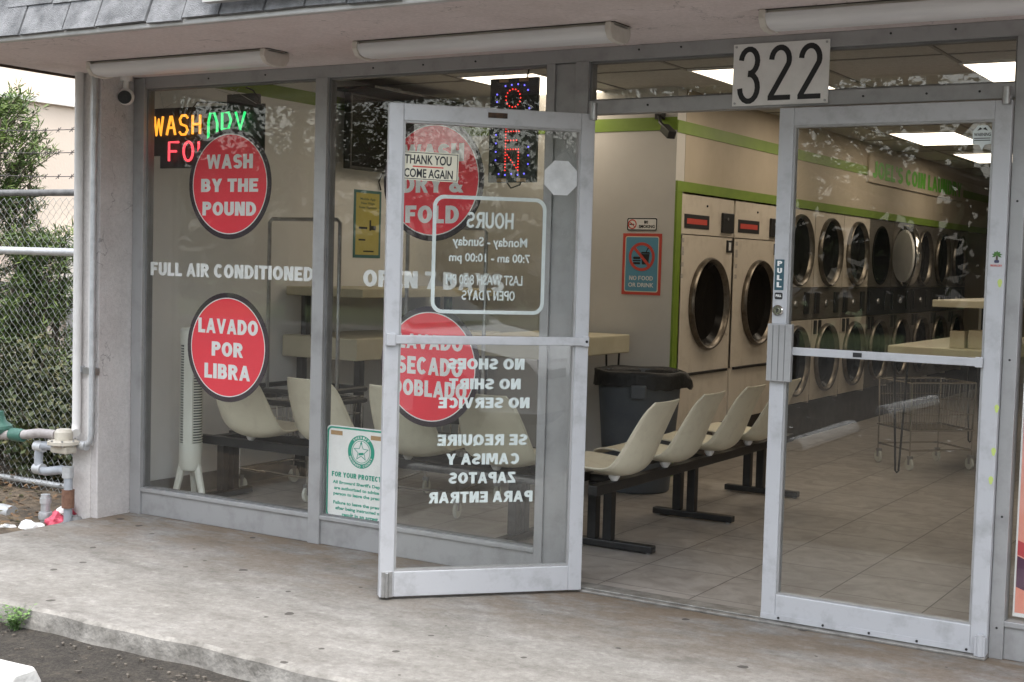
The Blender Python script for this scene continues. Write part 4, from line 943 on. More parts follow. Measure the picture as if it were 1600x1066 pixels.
# ------------------------------------------------------------------ dryers (front faces +x, along +y)
def holed_panel(y0, y1, z0, z1, cy, cz, hole, x=0):
    fp = MB(); n = 48; angs = [2*math.pi*(i+.5)/n for i in range(n)]
    ring = [(cy+hole*math.cos(a), cz+hole*math.sin(a)) for a in angs]
    def edge(a):
        c, s = math.cos(a), math.sin(a); k = 1e9
        if c > 1e-6: k = min(k, (y1-cy)/c)
        if c < -1e-6: k = min(k, (y0-cy)/c)
        if s > 1e-6: k = min(k, (z1-cz)/s)
        if s < -1e-6: k = min(k, (z0-cz)/s)
        return (cy+k*c, cz+k*s)
    out = [edge(a) for a in angs]
    for i in range(n):
        j = (i+1) % n; fp.quad((x, *ring[i]), (x, *ring[j]), (x, *out[j]), (x, *out[i]))
        fp.quad((x, *ring[j]), (x, *ring[i]), (x-.068, *ring[i]), (x-.068, *ring[j]))
    for a, b in ((y0, z0), (y1, z0), (y1, z1), (y0, z1)):
        i, k = sorted(range(n), key=lambda q: (out[q][0]-a)**2+(out[q][1]-b)**2)[:2]; fp.quad((x, a, b), (x, *out[i]), (x, *out[k]))
    return fp
def door_ring(z, y, r, par, shut=True):
    d = MB().lathe([(r*.97, -.004), (r*1.0, .010), (r*.995, .030), (r*.965, .044), (r*.93, .040), (r*.90, .012), (r*.82, -.03)], 44, (0, y, z), 'x', cap=False).build('door', m_ringm, par, smooth=True, angle=60)
    MB().lathe([(r*.90, .010), (r*.78, -.035), (r*.45, -.055), (.001, -.06)], 44, (0, y, z), 'x', cap=False).build('door_glass', m_dglass, d, smooth=True)
    return d
def big_dryer(label, y):
    t = thing('dryer', label, 'dryer', (-1.04, y, .31), 0, 'large front loading dryers'); w = .955
    hole = .30
    MB().box(-.75, -.07, .004, w-.004, 0, 1.67).build('cabinet', m_dryer, t)
    cy, cz = w/2+.04, .893
    holed_panel(.004, w-.004, .40, 1.383, cy, cz, hole).build('front_panel', m_dryer, t)
    MB().box(-.07, .002, .004, w-.004, 1.389, 1.668).build('upper_panel', m_dryer, t, bev=.003)
    MB().box(-.07, -.0005, .004, w-.004, .0, .394).build('lower_panel', m_dryer, t, bev=.003)
    MB().box(.0, .018, .05, w-.05, .385, .405).build('rail', m_blackm, t, bev=.003)
    pl = MB().box(.0025, .006, .06, .49, 1.432, 1.530).build('label_plate', m_ink, t); MB().box(.0061, .0068, .10, .45, 1.462, 1.500).build('red_print', m_redsign, pl)
    MB().box(.0025, .022, .715, .925, 1.418, 1.565).build('coin_box', m_black, t, bev=.004)
    MB().lathe([(.011, .022), (.011, .026)], 12, (0, .80, 1.52), 'x').build('coin_slot', m_steel, t)
    dp = MB().box(.0005, .010, .835, .935, 1.275, 1.365).build('display', m_black, t); MB().box(.0101, .0106, .860, .905, 1.290, 1.350).build('display_window', m_signw, dp)
    MB().lathe([(.009, .002), (.007, .010)], 10, (0, .45, 1.600), 'x').build('key_lock', m_ink, t)
    for i, z in enumerate((1.33, 1.27, 1.24, 1.16, 1.08)): MB().box(.0004, .0009, .03, .075, z, z+.03).build('instruction_label', M('faded_print', (.30, .28, .26), (.5, .45, .4), 90, .6), t)
    MB().box(.0004, .004, .868, .940, .66, .95).build('hinge_plate', m_dryer, t, bev=.002)
    door_ring(cz, cy, .338, t)
    MB().lathe([(hole-.002, -.04), (hole-.002, -.6), (.001, -.6)], 40, (0, cy, cz), 'x', cap=False).build('drum', m_drum, t)
    return t
big_dryer('first large dryer, next to the white partition corner', 3.30)
big_dryer('second large dryer, beside the stile of the shut door', 4.285)
sd0 = None
def stack_dryer(label, y, body, open_door=False):
    t = thing('stack_dryer', label, 'dryer', (-1.04, y, .31), 0, 'stacked tumble dryers along the wall'); w = .788
    MB().box(-.75, -.40, .003, w-.003, 0, 1.675).box(-.399, -.003, .003, .012, 0, 1.675).box(-.399, -.003, w-.012, w-.003, 0, 1.675).build('cabinet', m_dryer, t)
    holed_panel(.004, w-.004, 1.012, 1.674, w/2, 1.325, .275, .004).build('upper_panel', body, t)
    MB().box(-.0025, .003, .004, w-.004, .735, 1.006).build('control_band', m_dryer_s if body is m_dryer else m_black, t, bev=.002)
    holed_panel(.004, w-.004, .02, .729, w/2, .385, .275, .004).build('lower_panel', body, t)
    for yy in (.10, .62): MB().box(.0032, .020, yy-.05, yy+.05, .78, .97).build('control_box', m_black, t, bev=.004)
    MB().lathe([(.03, .003), (.026, .016)], 14, (0, .37, .87), 'x').build('knob', m_steel, t)
    for yy in (.09, .21): MB().box(.0042, .010, yy-.035, yy+.035, .60, .72).build('display', m_black, t)
    for zc, up in ((1.325, True), (.385, False)):
        if up and open_door:
            MB().lathe([(.29, .005), (.29, .014), (.272, .014), (.268, -.03), (.262, -.37), (.001, -.375)], 40, (0, w/2, zc), 'x', cap=False).build('drum', m_dglass, t, smooth=True, angle=50)
            d = MB().lathe([(.30, -.02), (.31, .0), (.305, .03), (.27, .04), (.001, .04)], 40, (0, -.30, 0), 'x', cap=False).build('door', m_chrome, t, smooth=True, angle=50)
            MB().lathe([(.262, -.021), (.255, -.040), (.001, -.046)], 40, (0, -.30, 0), 'x', cap=False).build('door_liner', m_signw, d, smooth=True, angle=50)
            d.location = (.03, w, zc); d.rotation_euler = (0, 0, R(38))
            continue
        door_ring(zc, w/2, .305, t)
    return t
names = ['stacked dryer nearest the shut door stile', 'stacked dryer second from the large dryers', 'last cream stacked dryer before the grey ones', 'grey stacked dryer with its upper door swung open', 'grey stacked dryer just behind the swung open door', 'grey stacked dryer second behind the swung open door', 'grey stacked dryer third behind the swung open door', 'grey stacked dryer near the dark reflection, fourth behind the open door']
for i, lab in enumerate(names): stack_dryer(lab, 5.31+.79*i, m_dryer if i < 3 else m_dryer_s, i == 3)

# ------------------------------------------------------------------ window poster on the right
t = thing('window_poster', 'large pink and orange printed poster filling the window right of the doors', 'poster', (0, .0275, 0))
MB().box(1.905, 3.55, 0, .001, .165, 2.33).build('sheet', m_signw, t)
MB().box(1.912, 3.53, -.0006, -.0001, .95, 2.31).build('lilac_panel', M('poster_lilac', (.60, .46, .62), (.78, .66, .72), 2.5, .4), t)
MB().box(1.912, 3.53, -.0006, -.0001, .18, .93).build('orange_panel', M('poster_orange', (.72, .24, .16), (.80, .42, .36), 2, .4), t)
MB().prism([(1.9125, .40), (1.9125, .28), (2.2, .1805), (2.5, .1805)], -.0011, -.0007).build('dark_stripe', M('poster_plum', (.08, .02, .06), None), t)
MB().prism([(1.9125, .46), (1.9125, .405), (2.5, .19), (2.7, .19)], -.0011, -.0007).build('red_stripe', M('poster_crimson', (.50, .05, .06), None), t)
MB().prism([(1.9125, 1.35), (1.9125, 1.30), (2.4, 1.05), (2.6, 1.05)], -.0011, -.0007).build('purple_stripe', M('poster_purple', (.16, .03, .16), None), t)
MB().prism([(1.93+.11*math.cos(R(15*i)) if math.cos(R(15*i)) > 0 else 1.9125+.02*(1+math.cos(R(15*i))), 1.45+.16*math.sin(R(15*i))) for i in range(24)], -.0011, -.0007).build('pale_disc', M('poster_pale', (.74, .68, .84), None), t)
# white sign on the canopy: only its lower edge shows
t = thing('canopy_sign', 'white framed sign on the canopy cut off by the top of the photo', 'sign', (-1.07, -1.30, 2.497))
MB().box(0, 2.6, 0, .03, 0, .9).build('panel', m_signw, t, bev=.004); MB().box(-.012, 2.612, -.006, .034, -.012, .012).build('frame', m_drip, t)
for x in (.3, 2.3): MB().box(x, x+.03, .03, .13, .3, .33).build('bracket', m_drip, t)
# wheel stops
stp = [(-.44, -.085, .0), (-.36, -.01, 0), (-.26, .028, 0)]
def wheel_stop(label, loc, rz):
    prof = [(-.085, 0), (-.078, .05), (-.048, .105), (.048, .105), (.078, .05), (.085, 0)]
    o = MB().prism(prof, -.9, .9, 'x').build('wheel_stop', m_stop, bev=.015); o.location = loc; o.rotation_euler = (0, 0, rz); tag(o, label, 'wheel stop', 'white concrete wheel stops')
    MB().cyl((-.6, 0, .10), (-.6, 0, .112), .014, 10).build('pin', m_steel, o); MB().cyl((.6, 0, .10), (.6, 0, .112), .014, 10).build('pin', m_steel, o)
wheel_stop('white wheel stop on the asphalt beside the weeds, below the kerb', (-1.78, -2.36, -.085), R(3))
wheel_stop('white wheel stop lying crosswise in the car park, mirrored in the shut door', (-1.08, -6.75, -.085), R(88))
wheel_stop('white wheel stop farther off in the car park, mirrored behind the cart', (-1.25, -10.2, -.085), R(93))
# weeds at the kerb
def sprig(name, x, y, z, n, h, mat, label, group):
    m = MB(); random.seed(int(abs(x)*1000)+n)
    for _ in range(n):
        a = random.uniform(0, 6.28); l = h*random.uniform(.5, 1); lean = random.uniform(.15, .9)
        tip = Vector((x+math.cos(a)*l*lean, y+math.sin(a)*l*lean, z+l*.8)); base = Vector((x+random.uniform(-.02, .02), y+random.uniform(-.02, .02), z))
        for k in range(5):
            p = base.lerp(tip, .25+.18*k); ph = random.uniform(0, 6.28); d = Vector((math.cos(ph), math.sin(ph), random.uniform(-.1, .5)))*random.uniform(.012, .026); s_ = d.cross(Vector((0, 0, 1))).normalized()*.006
            m.quad(p, p+d*.5+s_, p+d, p+d*.5-s_)
        m.quad(base, base+Vector((.002, 0, 0)), tip+Vector((.001, 0, 0)), tip)
    o = m.build(name, mat); tag(o, label, 'weed', group); return o
sprig('weed', -1.63, -1.765, -.085, 46, .13, m_weed, 'leafy green weed growing at the foot of the kerb', 'weeds along the kerb')
sprig('weed', -1.75, -1.78, -.085, 22, .09, m_weed, 'sparse low weed left of the leafy one at the kerb', 'weeds along the kerb')

# ------------------------------------------------------------------ left side: fence, pipes, shrubs, litter
FY = .30
t = thing('chain_link_fence', 'galvanised chain link fence topped with barbed wire left of the building', 'fence', (0, FY, -.06))
fx0, fx1, H = -5.6, -3.22, 1.88
cw = MB(); d = .029; rows = int(H/d); i = 0; x = fx0
while x < fx1:
    cw.tube([(x + (d*1.04 if (k+i) % 2 else -d*.04), .004*(1 if k % 2 else -1), .02+k*d) for k in range(rows)] , .0014, 3, cap=False); x += d; i += 1
cw.build('chain_mesh', m_wire, t)
MB().cyl((fx0, .025, H), (fx1+.06, .025, H), .021, 12).build('top_rail', m_rail, t, smooth=True)
MB().cyl((fx0, -.03, 1.515), (fx1+.06, -.03, 1.515), .024, 14).build('middle_rail', m_galv, t, smooth=True)
MB().cyl((fx0, .025, .06), (fx1+.06, .025, .06), .018, 10).build('bottom_rail', m_galv, t, smooth=True)
for xx in (fx1, -5.2): MB().cyl((xx, .03, -.1), (xx, .03, 2.45), .03, 14).build('post', m_galv, t, smooth=True)
random.seed(21)
for z in (1.99, 2.135, 2.275):
    m = MB(); m.tube([(fx0+.1*k, .02+.003*math.sin(k), z+.012*math.sin(k*.26)) for k in range(25)], .0028, 5)
    for k in range(20):
        xx = fx0+.12*k+.05; zz = z+.012*math.sin((xx-fx0)*2.6)
        m.tube([(xx-.012, .01, zz-.016), (xx, .02, zz), (xx+.010, .03, zz+.017)], .0022, 4); m.tube([(xx+.012, .01, zz+.012), (xx, .02, zz), (xx-.008, .03, zz-.012)], .0022, 4)
    m.build('barbed_wire', M('barbed_wire_steel', (.10, .09, .085), None, rough=.6, metal=.4), t)

# conduits on the wing wall
t = thing('painted_conduit', 'pale painted conduit clipped to the corner of the stucco wall', 'pipe', (-2.985, -.285, 0))
MB().tube([(0, 0, 2.43), (0, 0, .52), (.008, -.012, .485), (.03, -.03, .47)], .024, 12).build('tube', m_pinkpale, t, smooth=True)
MB().box(-.04, .03, .0, .028, .80, .835).build('clip', m_galv, t)
t = thing('steel_conduit', 'grey steel conduit beside the pale one on the stucco wall', 'pipe', (-2.865, -.285, 0))
MB().tube([(0, 0, 2.43), (0, 0, .47), (-.008, -.006, .425), (-.05, -.012, .402), (-.10, -.015, .40)], .0165, 12).build('tube', m_galv, t, smooth=True)
MB().box(-.075, .022, .0, .032, .795, .83).build('clip', m_steel, t)
MB().lathe([(.026, -.02), (.026, .02)], 12, (-.045, -.012, .402), 'x').build('coupling', m_galv, t, smooth=True)
MB().box(-.05, -.025, .012, .034, .4, 2.43).build('flat_strip', m_pinkpale, t)
t = thing('gas_regulator', 'cream metal regulator joining the pipes at the wall corner', 'regulator', (-3.0, -.36, .43)); t.scale = (.82, .82, .82)
MB().lathe([(.055, .0), (.060, .02), (.060, .055), (.045, .075), (.001, .08)], 24).build('cap', m_meter, t, smooth=True)
MB().lathe([(.085, -.032), (.105, -.025), (.105, -.005), (.085, .002)], 32).build('flange', m_meter, t, smooth=True)
MB().box(-.075, .075, -.05, .05, -.085, -.0325).build('body', m_meter, t, bev=.012)
for k in range(8): MB().cyl((.095*math.cos(k*.785), .095*math.sin(k*.785), -.034), (.095*math.cos(k*.785), .095*math.sin(k*.785), .008), .007, 6).build('bolt', m_steel, t)
t = thing('gas_pipe', 'grey horizontal gas pipe running from the regulator to the green meter', 'pipe', (0, -.36, 0))
MB().tube([(-3.06, 0, .455), (-3.2, 0, .452), (-3.3, .0, .435), (-3.9, 0, .37), (-4.3, .0, .34)], .026, 12).build('tube', M('weathered_pipe', (.30, .27, .26), (.42, .39, .38), 18, .6), t, smooth=True)
MB().lathe([(.034, -.05), (.038, -.03), (.038, .03), (.034, .05)], 16, (-3.38, 0, .425), 'x').build('union', m_gasg, t, smooth=True)
t = thing('gas_meter', 'green domed gas meter fitting in front of the chain link fence', 'gas meter', (-3.55, -.36, .45)); t.scale = (.8, .8, .8)
MB().lathe([(.05, -.05), (.09, -.03), (.105, .0), (.10, .02), (.06, .05), (.045, .09), (.04, .12), (.001, .125)], 28).build('dome', m_gasg, t, smooth=True)
MB().box(.005, .045, -.062, -.050, .055, .105).build('label_plate', m_signw, t); MB().cyl((-.1, 0, .03), (-.18, 0, .10), .018, 10).build('vent', m_gasg, t)
t = thing('drain_pipe', 'grey stepped pipe dropping from the regulator to the soil', 'pipe', (0, -.35, 0))
MB().tube([(-3.06, 0, .385), (-3.17, 0, .385), (-3.205, 0, .37), (-3.215, 0, .335), (-3.215, 0, .28), (-3.20, 0, .25), (-3.16, 0, .24), (-3.02, .0, .265), (-2.985, 0, .255), (-2.972, 0, .22), (-2.972, 0, -.12)], .024, 12).build('tube', M('grey_pvc', (.27, .29, .32), (.36, .38, .41), 12, .45), t, smooth=True)
for p, ax in (((-3.205, 0, .375), 'x'), ((-3.21, 0, .25), 'x'), ((-2.975, 0, .255), 'z')): MB().lathe([(.031, -.03), (.031, .03)], 14, p, ax).build('elbow', m_galv, t, smooth=True)
MB().lathe([(.034, -.05), (.034, .05)], 14, (-2.972, 0, .11), 'z').build('coupling', M('rusty_iron', (.12, .06, .04), (.22, .12, .08), 20, .9), t, smooth=True)
t = thing('stub_pipe', 'short capped grey pipe standing in the soil behind the litter', 'pipe', (-3.215, -.30, -.07))
MB().cyl((0, 0, 0), (0, 0, .17), .026, 14).build('tube', m_galv, t, smooth=True); MB().lathe([(.031, .12), (.031, .15)], 14).build('collar', m_galv, t, smooth=True); MB().lathe([(.036, .03), (.040, .05), (.036, .07)], 14).build('collar', m_galv, t, smooth=True)
o = MB().tube([(-3.9, -.32, -.03), (-3.52, -.33, -.03), (-3.46, -.33, -.032)], .042, 12).build('fallen_pipe', m_galv, smooth=True); tag(o, 'fat grey pipe end lying low at the left edge of the photo', 'pipe')
# litter
def crumple(name, loc, r, mat, label, sz=.6, seed=1, cat='litter'):
    random.seed(seed); bm = bmesh.new(); bmesh.ops.create_icosphere(bm, subdivisions=3, radius=1)
    ph = [(Vector((random.uniform(-1, 1), random.uniform(-1, 1), random.uniform(-1, 1)))*random.uniform(2, 6), random.uniform(0, 6), random.uniform(.05, .16)) for _ in range(7)]
    for v in bm.verts:
        k = 1+sum(a*math.sin(d_.dot(v.co)+p) for d_, p, a in ph); v.co = Vector((v.co.x*r*k, v.co.y*r*k*.8, max(-.05*r, v.co.z*r*k*sz+r*sz*.6)))
    me = bpy.data.meshes.new(name); bm.to_mesh(me); bm.free(); me.materials.append(mat); o = bpy.data.objects.new(name, me); COL.objects.link(o); o.location = loc; tag(o, label, cat, 'litter at the wall corner'); return o
crumple('plastic_bag', (-3.07, -.51, -.06), .085, m_wvin, 'crumpled white plastic bag, largest piece of litter at the left edge', .45, 3)
crumple('plastic_bag', (-3.17, -.58, -.06), .055, m_wvin, 'small white scrap of plastic left of the larger white bag', .45, 9)
crumple('snack_wrapper', (-3.06, -.36, -.055), .055, m_pinkl, 'crumpled deep pink wrapper behind the white bag', .8, 5)
crumple('grey_rag', (-2.985, -.33, -.055), .06, m_greyl, 'dark grey rag lying between the pink cup and the wall', .6, 6)
crumple('foil_scrap', (-2.94, -.28, -.055), .04, m_galv, 'grey crumpled scrap right beside the wall foot', .7, 8)
t = thing('paper_cup', 'pink and white paper cup lying tipped over in the litter', 'cup', (-3.09, -.27, .01), R(25), 'litter at the wall corner')
c_ = MB().lathe([(.032, -.06), (.046, .07), (.043, .068), (.030, -.055)], 24, cap=False).xf(Matrix.Rotation(R(62), 4, 'Y')); c_.build('cup', m_pinkl, t, smooth=True)
MB().lathe([(.0375, -.03), (.0435, .035)], 24, cap=False).xf(Matrix.Rotation(R(62), 4, 'Y')).build('printed_band', m_wvin, t, smooth=True)
# shrubs
def blades(m, c, n, L, wd, rng, up=.25):
    for _ in range(n):
        a, e = rng.uniform(0, 6.283), rng.gauss(up, .55); d_ = Vector((math.cos(a)*math.cos(e), math.sin(a)*math.cos(e), math.sin(e))); l = L*rng.uniform(.6, 1.25)
        s_ = d_.cross(Vector((rng.uniform(-1, 1), rng.uniform(-1, 1), 1))).normalized()*wd*rng.uniform(.7, 1.2); b = c+d_*.004
        m.quad(b, b+d_*l*.55+s_, b+d_*l, b+d_*l*.55-s_)
def podocarpus(label, base, H_, rad, n, seed):
    rng = random.Random(seed); t = thing('podocarpus_shrub', label, 'shrub', base, 0, 'shrubs behind the fence'); st = MB(); lv = MB()
    for s in range(5):
        a = rng.uniform(0, 6.28); tip = Vector((math.cos(a)*rad*.5, math.sin(a)*rad*.5, H_*rng.uniform(.75, 1))); st.tube([(.06*math.cos(a), .06*math.sin(a), 0), tip*.5+Vector((0, 0, .1)), tip], [.022, .014, .005], 6)
    for _ in range(n):
        h = rng.uniform(.02, 1)**.85; rr = rad*(1-.55*h)*rng.uniform(.25, 1.08)*(.78+.22*math.sin(h*19+seed)); a = rng.uniform(0, 6.283)
        p = Vector((math.cos(a)*rr, math.sin(a)*rr, h*H_)); dr = Vector((math.cos(a), math.sin(a), rng.uniform(.5, 1.2))).normalized(); l = rng.uniform(.08, .2)
        st.tube([p*.75+Vector((0, 0, p.z*.22)), p+dr*l], [.005, .002], 4)
        for k in range(5): blades(lv, p+dr*l*(k/4), 9, .075, .0055, rng)
    st.build('stems', m_bark, t); lv.build('foliage', m_podo, t)
podocarpus('tall podocarpus shrub at the left edge behind the fence', (-5.36, 1.0, -.06), 2.55, .60, 520, 4)
podocarpus('smaller podocarpus shrub with an upright tip behind the fence', (-5.12, 1.25, -.06), 1.60, .33, 200, 9)
def bush(label, base, H_, rad, n, seed, mat=m_hedge):
    rng = random.Random(seed); t = thing('leafy_bush', label, 'bush', base, 0, 'low bushes behind the fence'); st = MB(); lv = MB()
    for s in range(9):
        a = rng.uniform(0, 6.28); r_ = rad*rng.uniform(.3, .9); st.tube([(0, 0, 0), (math.cos(a)*r_*.4, math.sin(a)*r_*.4, H_*.5), (math.cos(a)*r_, math.sin(a)*r_, H_*rng.uniform(.6, .95))], [.014, .009, .003], 5)
    for _ in range(n):
        v = Vector((rng.gauss(0, 1), rng.gauss(0, 1), rng.gauss(0, 1))).normalized(); k = rng.uniform(.45, 1.05)*(.85+.15*math.sin(v.x*7+seed)*math.sin(v.z*6))
        p = Vector((v.x*rad*k, v.y*rad*k, H_*.52+v.z*H_*.5*k))
        for _ in range(5):
            a, e = rng.uniform(0, 6.28), rng.gauss(.2, .6); d_ = Vector((math.cos(a)*math.cos(e), math.sin(a)*math.cos(e), math.sin(e))); l = rng.uniform(.03, .06); s_ = d_.cross(Vector((rng.uniform(-1, 1), rng.uniform(-1, 1), 1))).normalized()*l*.33
            q = p+Vector((rng.uniform(-.04, .04), rng.uniform(-.04, .04), rng.uniform(-.04, .04))); lv.quad(q, q+d_*l*.5+s_, q+d_*l, q+d_*l*.5-s_)
    st.build('stems', m_bark, t); lv.build('foliage', mat, t)
bush('dark leafy bush behind the fence just left of the pipes', (-4.30, .95, -.08), .84, .52, 900, 2)
bush('dark leafy bush at the far left below the podocarpus', (-4.85, .80, -.08), 1.0, .5, 900, 5)
bush('low ragged bush at the fence foot beside the wall', (-3.72, .62, -.08), .72, .36, 700, 8)
bush('low ragged bush at the fence foot near the gas meter', (-4.25, .55, -.08), .62, .36, 650, 13)
rng = random.Random(3); fl = MB()
for _ in range(1500):
    x, y = rng.uniform(-5.2, -2.95), rng.uniform(-.75, 1.0)
    if x > -3.1 and y < -.4: continue
    a = rng.uniform(0, 6.28); l = rng.uniform(.02, .05); d_ = Vector((math.cos(a), math.sin(a), rng.uniform(-.2, .5)))*l; s_ = Vector((-d_.y, d_.x, rng.uniform(-.01, .01)))*.4; p = Vector((x, y, -.05+rng.uniform(0, .06)))
    fl.quad(p, p+d_*.5+s_, p+d_, p+d_*.5-s_)
o = fl.build('leaf_litter', m_dry); tag(o, 'dry fallen leaves covering the soil under the fence', 'leaf litter', kind='stuff')
# neighbouring building
t = thing('neighbour_building', 'pale cream building with a white trim line behind the fence', 'building', (-9, 0, 0))
MB().box(-14, 0, 1.2, 34, -.09, 3.02).build('wall', m_nbr, t)
MB().box(-14.06, .06, 1.14, 34.06, 3.02, 3.075).build('trim', m_trim, t)
MB().box(-13.5, -.55, 1.7, 33.5, 3.075, 4.6).build('upper_wall', m_nbr, t)
eb = MB().box(.001, .22, 4.55, 5.0, .95, 1.62).build('meter_box', m_lampbody, t, bev=.01); MB().box(.05, .15, 4.7, 4.85, -.08, .95).build('riser', m_galv, t)
MB().box(.001, .12, 2.4, 9, 1.05, 1.12).box(.001, .10, 2.4, 9, .80, .85).build('pipe_rack', m_steel, t)

# ------------------------------------------------------------------ across the car park: mirrored in the glass
struct(MB().box(-90, 90, -17.5, -16.2, -.09, .05).build('far_kerb', m_curb))
struct(MB().quad((-90, -60, -.07), (90, -60, -.07), (90, -17.5, -.07), (-90, -17.5, -.07)).build('verge', M('verge_grass', (.05, .08, .025), (.09, .12, .04), 2, .95)))
def tree(label, loc, H_, rad, n, seed):
    rng = random.Random(seed); t = thing('street_tree', label, 'tree', loc, rng.uniform(0, 6), 'trees across the car park'); tk = MB(); lv = MB()
    tk.tube([(0, 0, -.1), (.08, .05, H_*.2), (.0, .1, H_*.45), (.1, .0, H_*.7)], [.26, .2, .15, .06], 10)
    cl = []
    for k in range(11):
        a = k*2.4+rng.uniform(-.3, .3); r_ = rad*rng.uniform(.35, .85); z = H_*rng.uniform(.38, .9); e = Vector((math.cos(a)*r_, math.sin(a)*r_, z)); tk.tube([(0, .05, H_*rng.uniform(.22, .5)), e*.5+Vector((0, 0, H_*.12)), e], [.09, .055, .02], 6); cl.append((e, rad*rng.uniform(.28, .48)))
    cl.append((Vector((0, 0, H_*.9)), rad*.5))
    for i in range(n):
        e, r_ = cl[i % len(cl)]; v = Vector((rng.gauss(0, 1), rng.gauss(0, 1), rng.gauss(0, .8))).normalized()*r_*rng.uniform(.2, 1.1)**.7; p = e+v
        a, b = Vector((rng.gauss(0, 1), rng.gauss(0, 1), rng.gauss(0, 1))).normalized(), None; b = a.orthogonal().normalized(); l = rng.uniform(.055, .125); lv.quad(p-a*l, p+b*l*.5, p+a*l, p-b*l*.5)
    tk.build('trunk', m_bark, t, smooth=True); lv.build('crown', m_treeleaf, t); return t
specs = [((-3.5, -19, 0), 8.5, 4.2, 'broad tree across the car park, mirrored at the top of the shut door'), ((-10, -21, 0), 9, 4.6, 'tall tree across the car park, mirrored in the second window'), ((-18, -19, 0), 8, 4.4, 'tree across the car park, mirrored in the first window'), ((3, -23, 0), 9, 4.6, 'tree across the car park straight behind the photographer'), ((-27, -23, 0), 9, 5, 'farthest left tree across the car park'), ((14, -26, 0), 7, 4.4, 'tree right of the photographer across the car park'), ((27, -23, 0), 6.5, 4.2, 'tree far right, mirrored low in the open door'), ((38, -20, 0), 6.5, 4.5, 'farthest right tree, mirrored in the open door'), ((34, -31, 0), 8, 5, 'tree behind the row, mirrored in the open door'), ((30, -13, 0), 4.6, 4, 'low tree on the right mirrored beside the octagonal sticker'), ((46, -20, 0), 6, 4.5, 'rearmost low tree on the right'), ((22, -11.5, 0), 3.6, 3, 'smallest tree on the right side of the car park')]
base_t = [tree(specs[0][3], specs[0][0], specs[0][1], specs[0][2], 13000, 5), tree(specs[1][3], specs[1][0], specs[1][1], specs[1][2], 13000, 8)]
for i, (l, h_, r_, lab) in enumerate(specs[2:]):
    c = dup(base_t[i % 2], l, i*1.3, lab); c.scale = (h_/8.7,)*3
hg = MB(); rng = random.Random(77)
for _ in range(15000):
    x = rng.uniform(-60, 110); p = Vector((x, -30+rng.uniform(-2, 2), rng.uniform(0, 1)**1.3*(4.6+.5*math.sin(x*.35)+.4*math.sin(x*.9)))); a = Vector((rng.gauss(0, 1), rng.gauss(0, 1), rng.gauss(0, 1))).normalized(); b = a.orthogonal().normalized(); l = rng.uniform(.25, .6); hg.quad(p-a*l, p+b*l*.6, p+a*l, p-b*l*.6)
for _ in range(7000):
    y = rng.uniform(-34, 6); p = Vector((33+rng.uniform(-1.5, 1.5), y, rng.uniform(0, 1)**1.1*(4.5+.6*math.sin(y*.6)+.4*math.sin(y*1.7)))); a = Vector((rng.gauss(0, 1), rng.gauss(0, 1), rng.gauss(0, 1))).normalized(); b = a.orthogonal().normalized(); l = rng.uniform(.2, .5); hg.quad(p-a*l, p+b*l*.6, p+a*l, p-b*l*.6)
o = hg.build('far_hedge', m_treeleaf); tag(o, 'dark mass of distant hedge and trees beyond the car park', 'hedge', kind='stuff')
t = thing('utility_pole', 'wooden utility pole with cross arm across the car park', 'utility pole', (24.0, -16.5, 0))
MB().cyl((0, 0, 0), (0, 0, 9.5), .15, 12, .11).build('pole', m_bark, t, smooth=True); MB().box(-1.1, 1.1, -.06, .06, 8.6, 8.75).build('cross_arm', m_bark, t)
for k, x in enumerate((-1, -.5, .5, 1)): MB().tube([(x+s*4, s*26 if False else 0, 8.85-1.0*(1-((s/6)**2)) if abs(s) < 6 else 8.85) for s in range(-6, 7)], .02, 5).build('power_line', m_black, t)
sl_ = MB(); rng = random.Random(41)
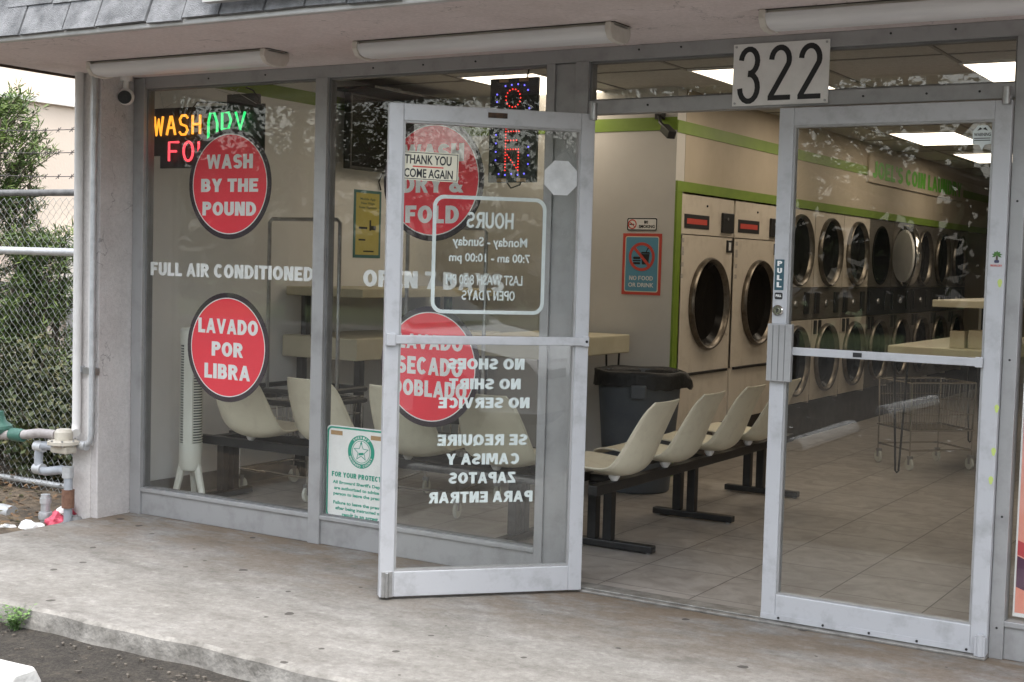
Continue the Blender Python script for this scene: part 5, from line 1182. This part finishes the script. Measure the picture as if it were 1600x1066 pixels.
for _ in range(60):
    x, y = rng.uniform(-3, 2), rng.uniform(-11, -5.9); s_ = rng.uniform(.015, .06); a = rng.uniform(0, 3)
    if 1.5 < x and y > -6.5: continue
    sl_.quad((x, y, -.078), (x+s_*math.cos(a), y+s_*math.sin(a), -.07), (x+s_*math.cos(a+.8)*1.4, y+s_*math.sin(a+.8)*1.4, -.076), (x-s_*math.sin(a), y+s_*math.cos(a), -.079+.012))
o = sl_.build('paper_scraps', m_signw); tag(o, 'white paper scraps strewn over the car park, mirrored in the shut door', 'litter', kind='stuff')
# white car nosed in to the kerb on the right
t = thing('parked_car', 'white saloon car parked at the kerb, mirrored in the open door', 'car', (5.3, -2.5, -.085), R(-90))
pr = [(0, .32), (0.02, .62), (.15, .74), (.95, .88), (1.35, .95), (2.05, 1.38), (2.4, 1.44), (3.2, 1.42), (3.95, 1.08), (4.45, 1.02), (4.55, .7), (4.5, .34), (4.05, .30), (4.0, .42), (3.72, .64), (3.44, .42), (3.38, .26), (1.26, .26), (1.2, .42), (.92, .64), (.64, .42), (.58, .30)]
m = MB(); k = len(pr)
for yy, sh_ in ((-.86, 1), (-.9, 0), (.9, 0), (.86, 1)):
    for x, z in pr: m.v.append((x, (yy if z < 1 else yy*.76 if z > 1.2 else yy*.92), z))
for a in range(3):
    for i in range(k): j = (i+1) % k; m.f.append((a*k+i, a*k+j, (a+1)*k+j, (a+1)*k+i))
m.f += [tuple(range(k-1, -1, -1)), tuple(3*k+i for i in range(k))]
m.build('body', m_carp, t, bev=.02)
MB().prism([(1.50, .98), (2.10, 1.34), (3.15, 1.34), (3.75, 1.06), (3.7, .99)], -.80, .80).build('side_windows', m_carg, t)
MB().quad((1.36, -.74, .985), (1.36, .74, .985), (2.02, .62, 1.388), (2.02, -.62, 1.388)).xf(Matrix.Translation((-.012, 0, .012))).build('windscreen', m_carg, t)
for x in (.92, 3.72):
    for y in (-.80, .80):
        w = MB().lathe([(.20, -.10), (.31, -.10), (.325, -.07), (.325, .07), (.31, .10), (.20, .10)], 28, (x, y, .325), 'y').build('wheel', m_tyre, t, smooth=True); MB().lathe([(.001, -.095), (.20, -.09), (.20, .09), (.001, .095)], 20, (x, y, .325), 'y').build('rim', m_steel, w, smooth=True)
for y in (-.62, .62): MB().box(-.015, .12, y-.16, y+.16, .60, .70).build('headlight', m_chrome, t, bev=.02)
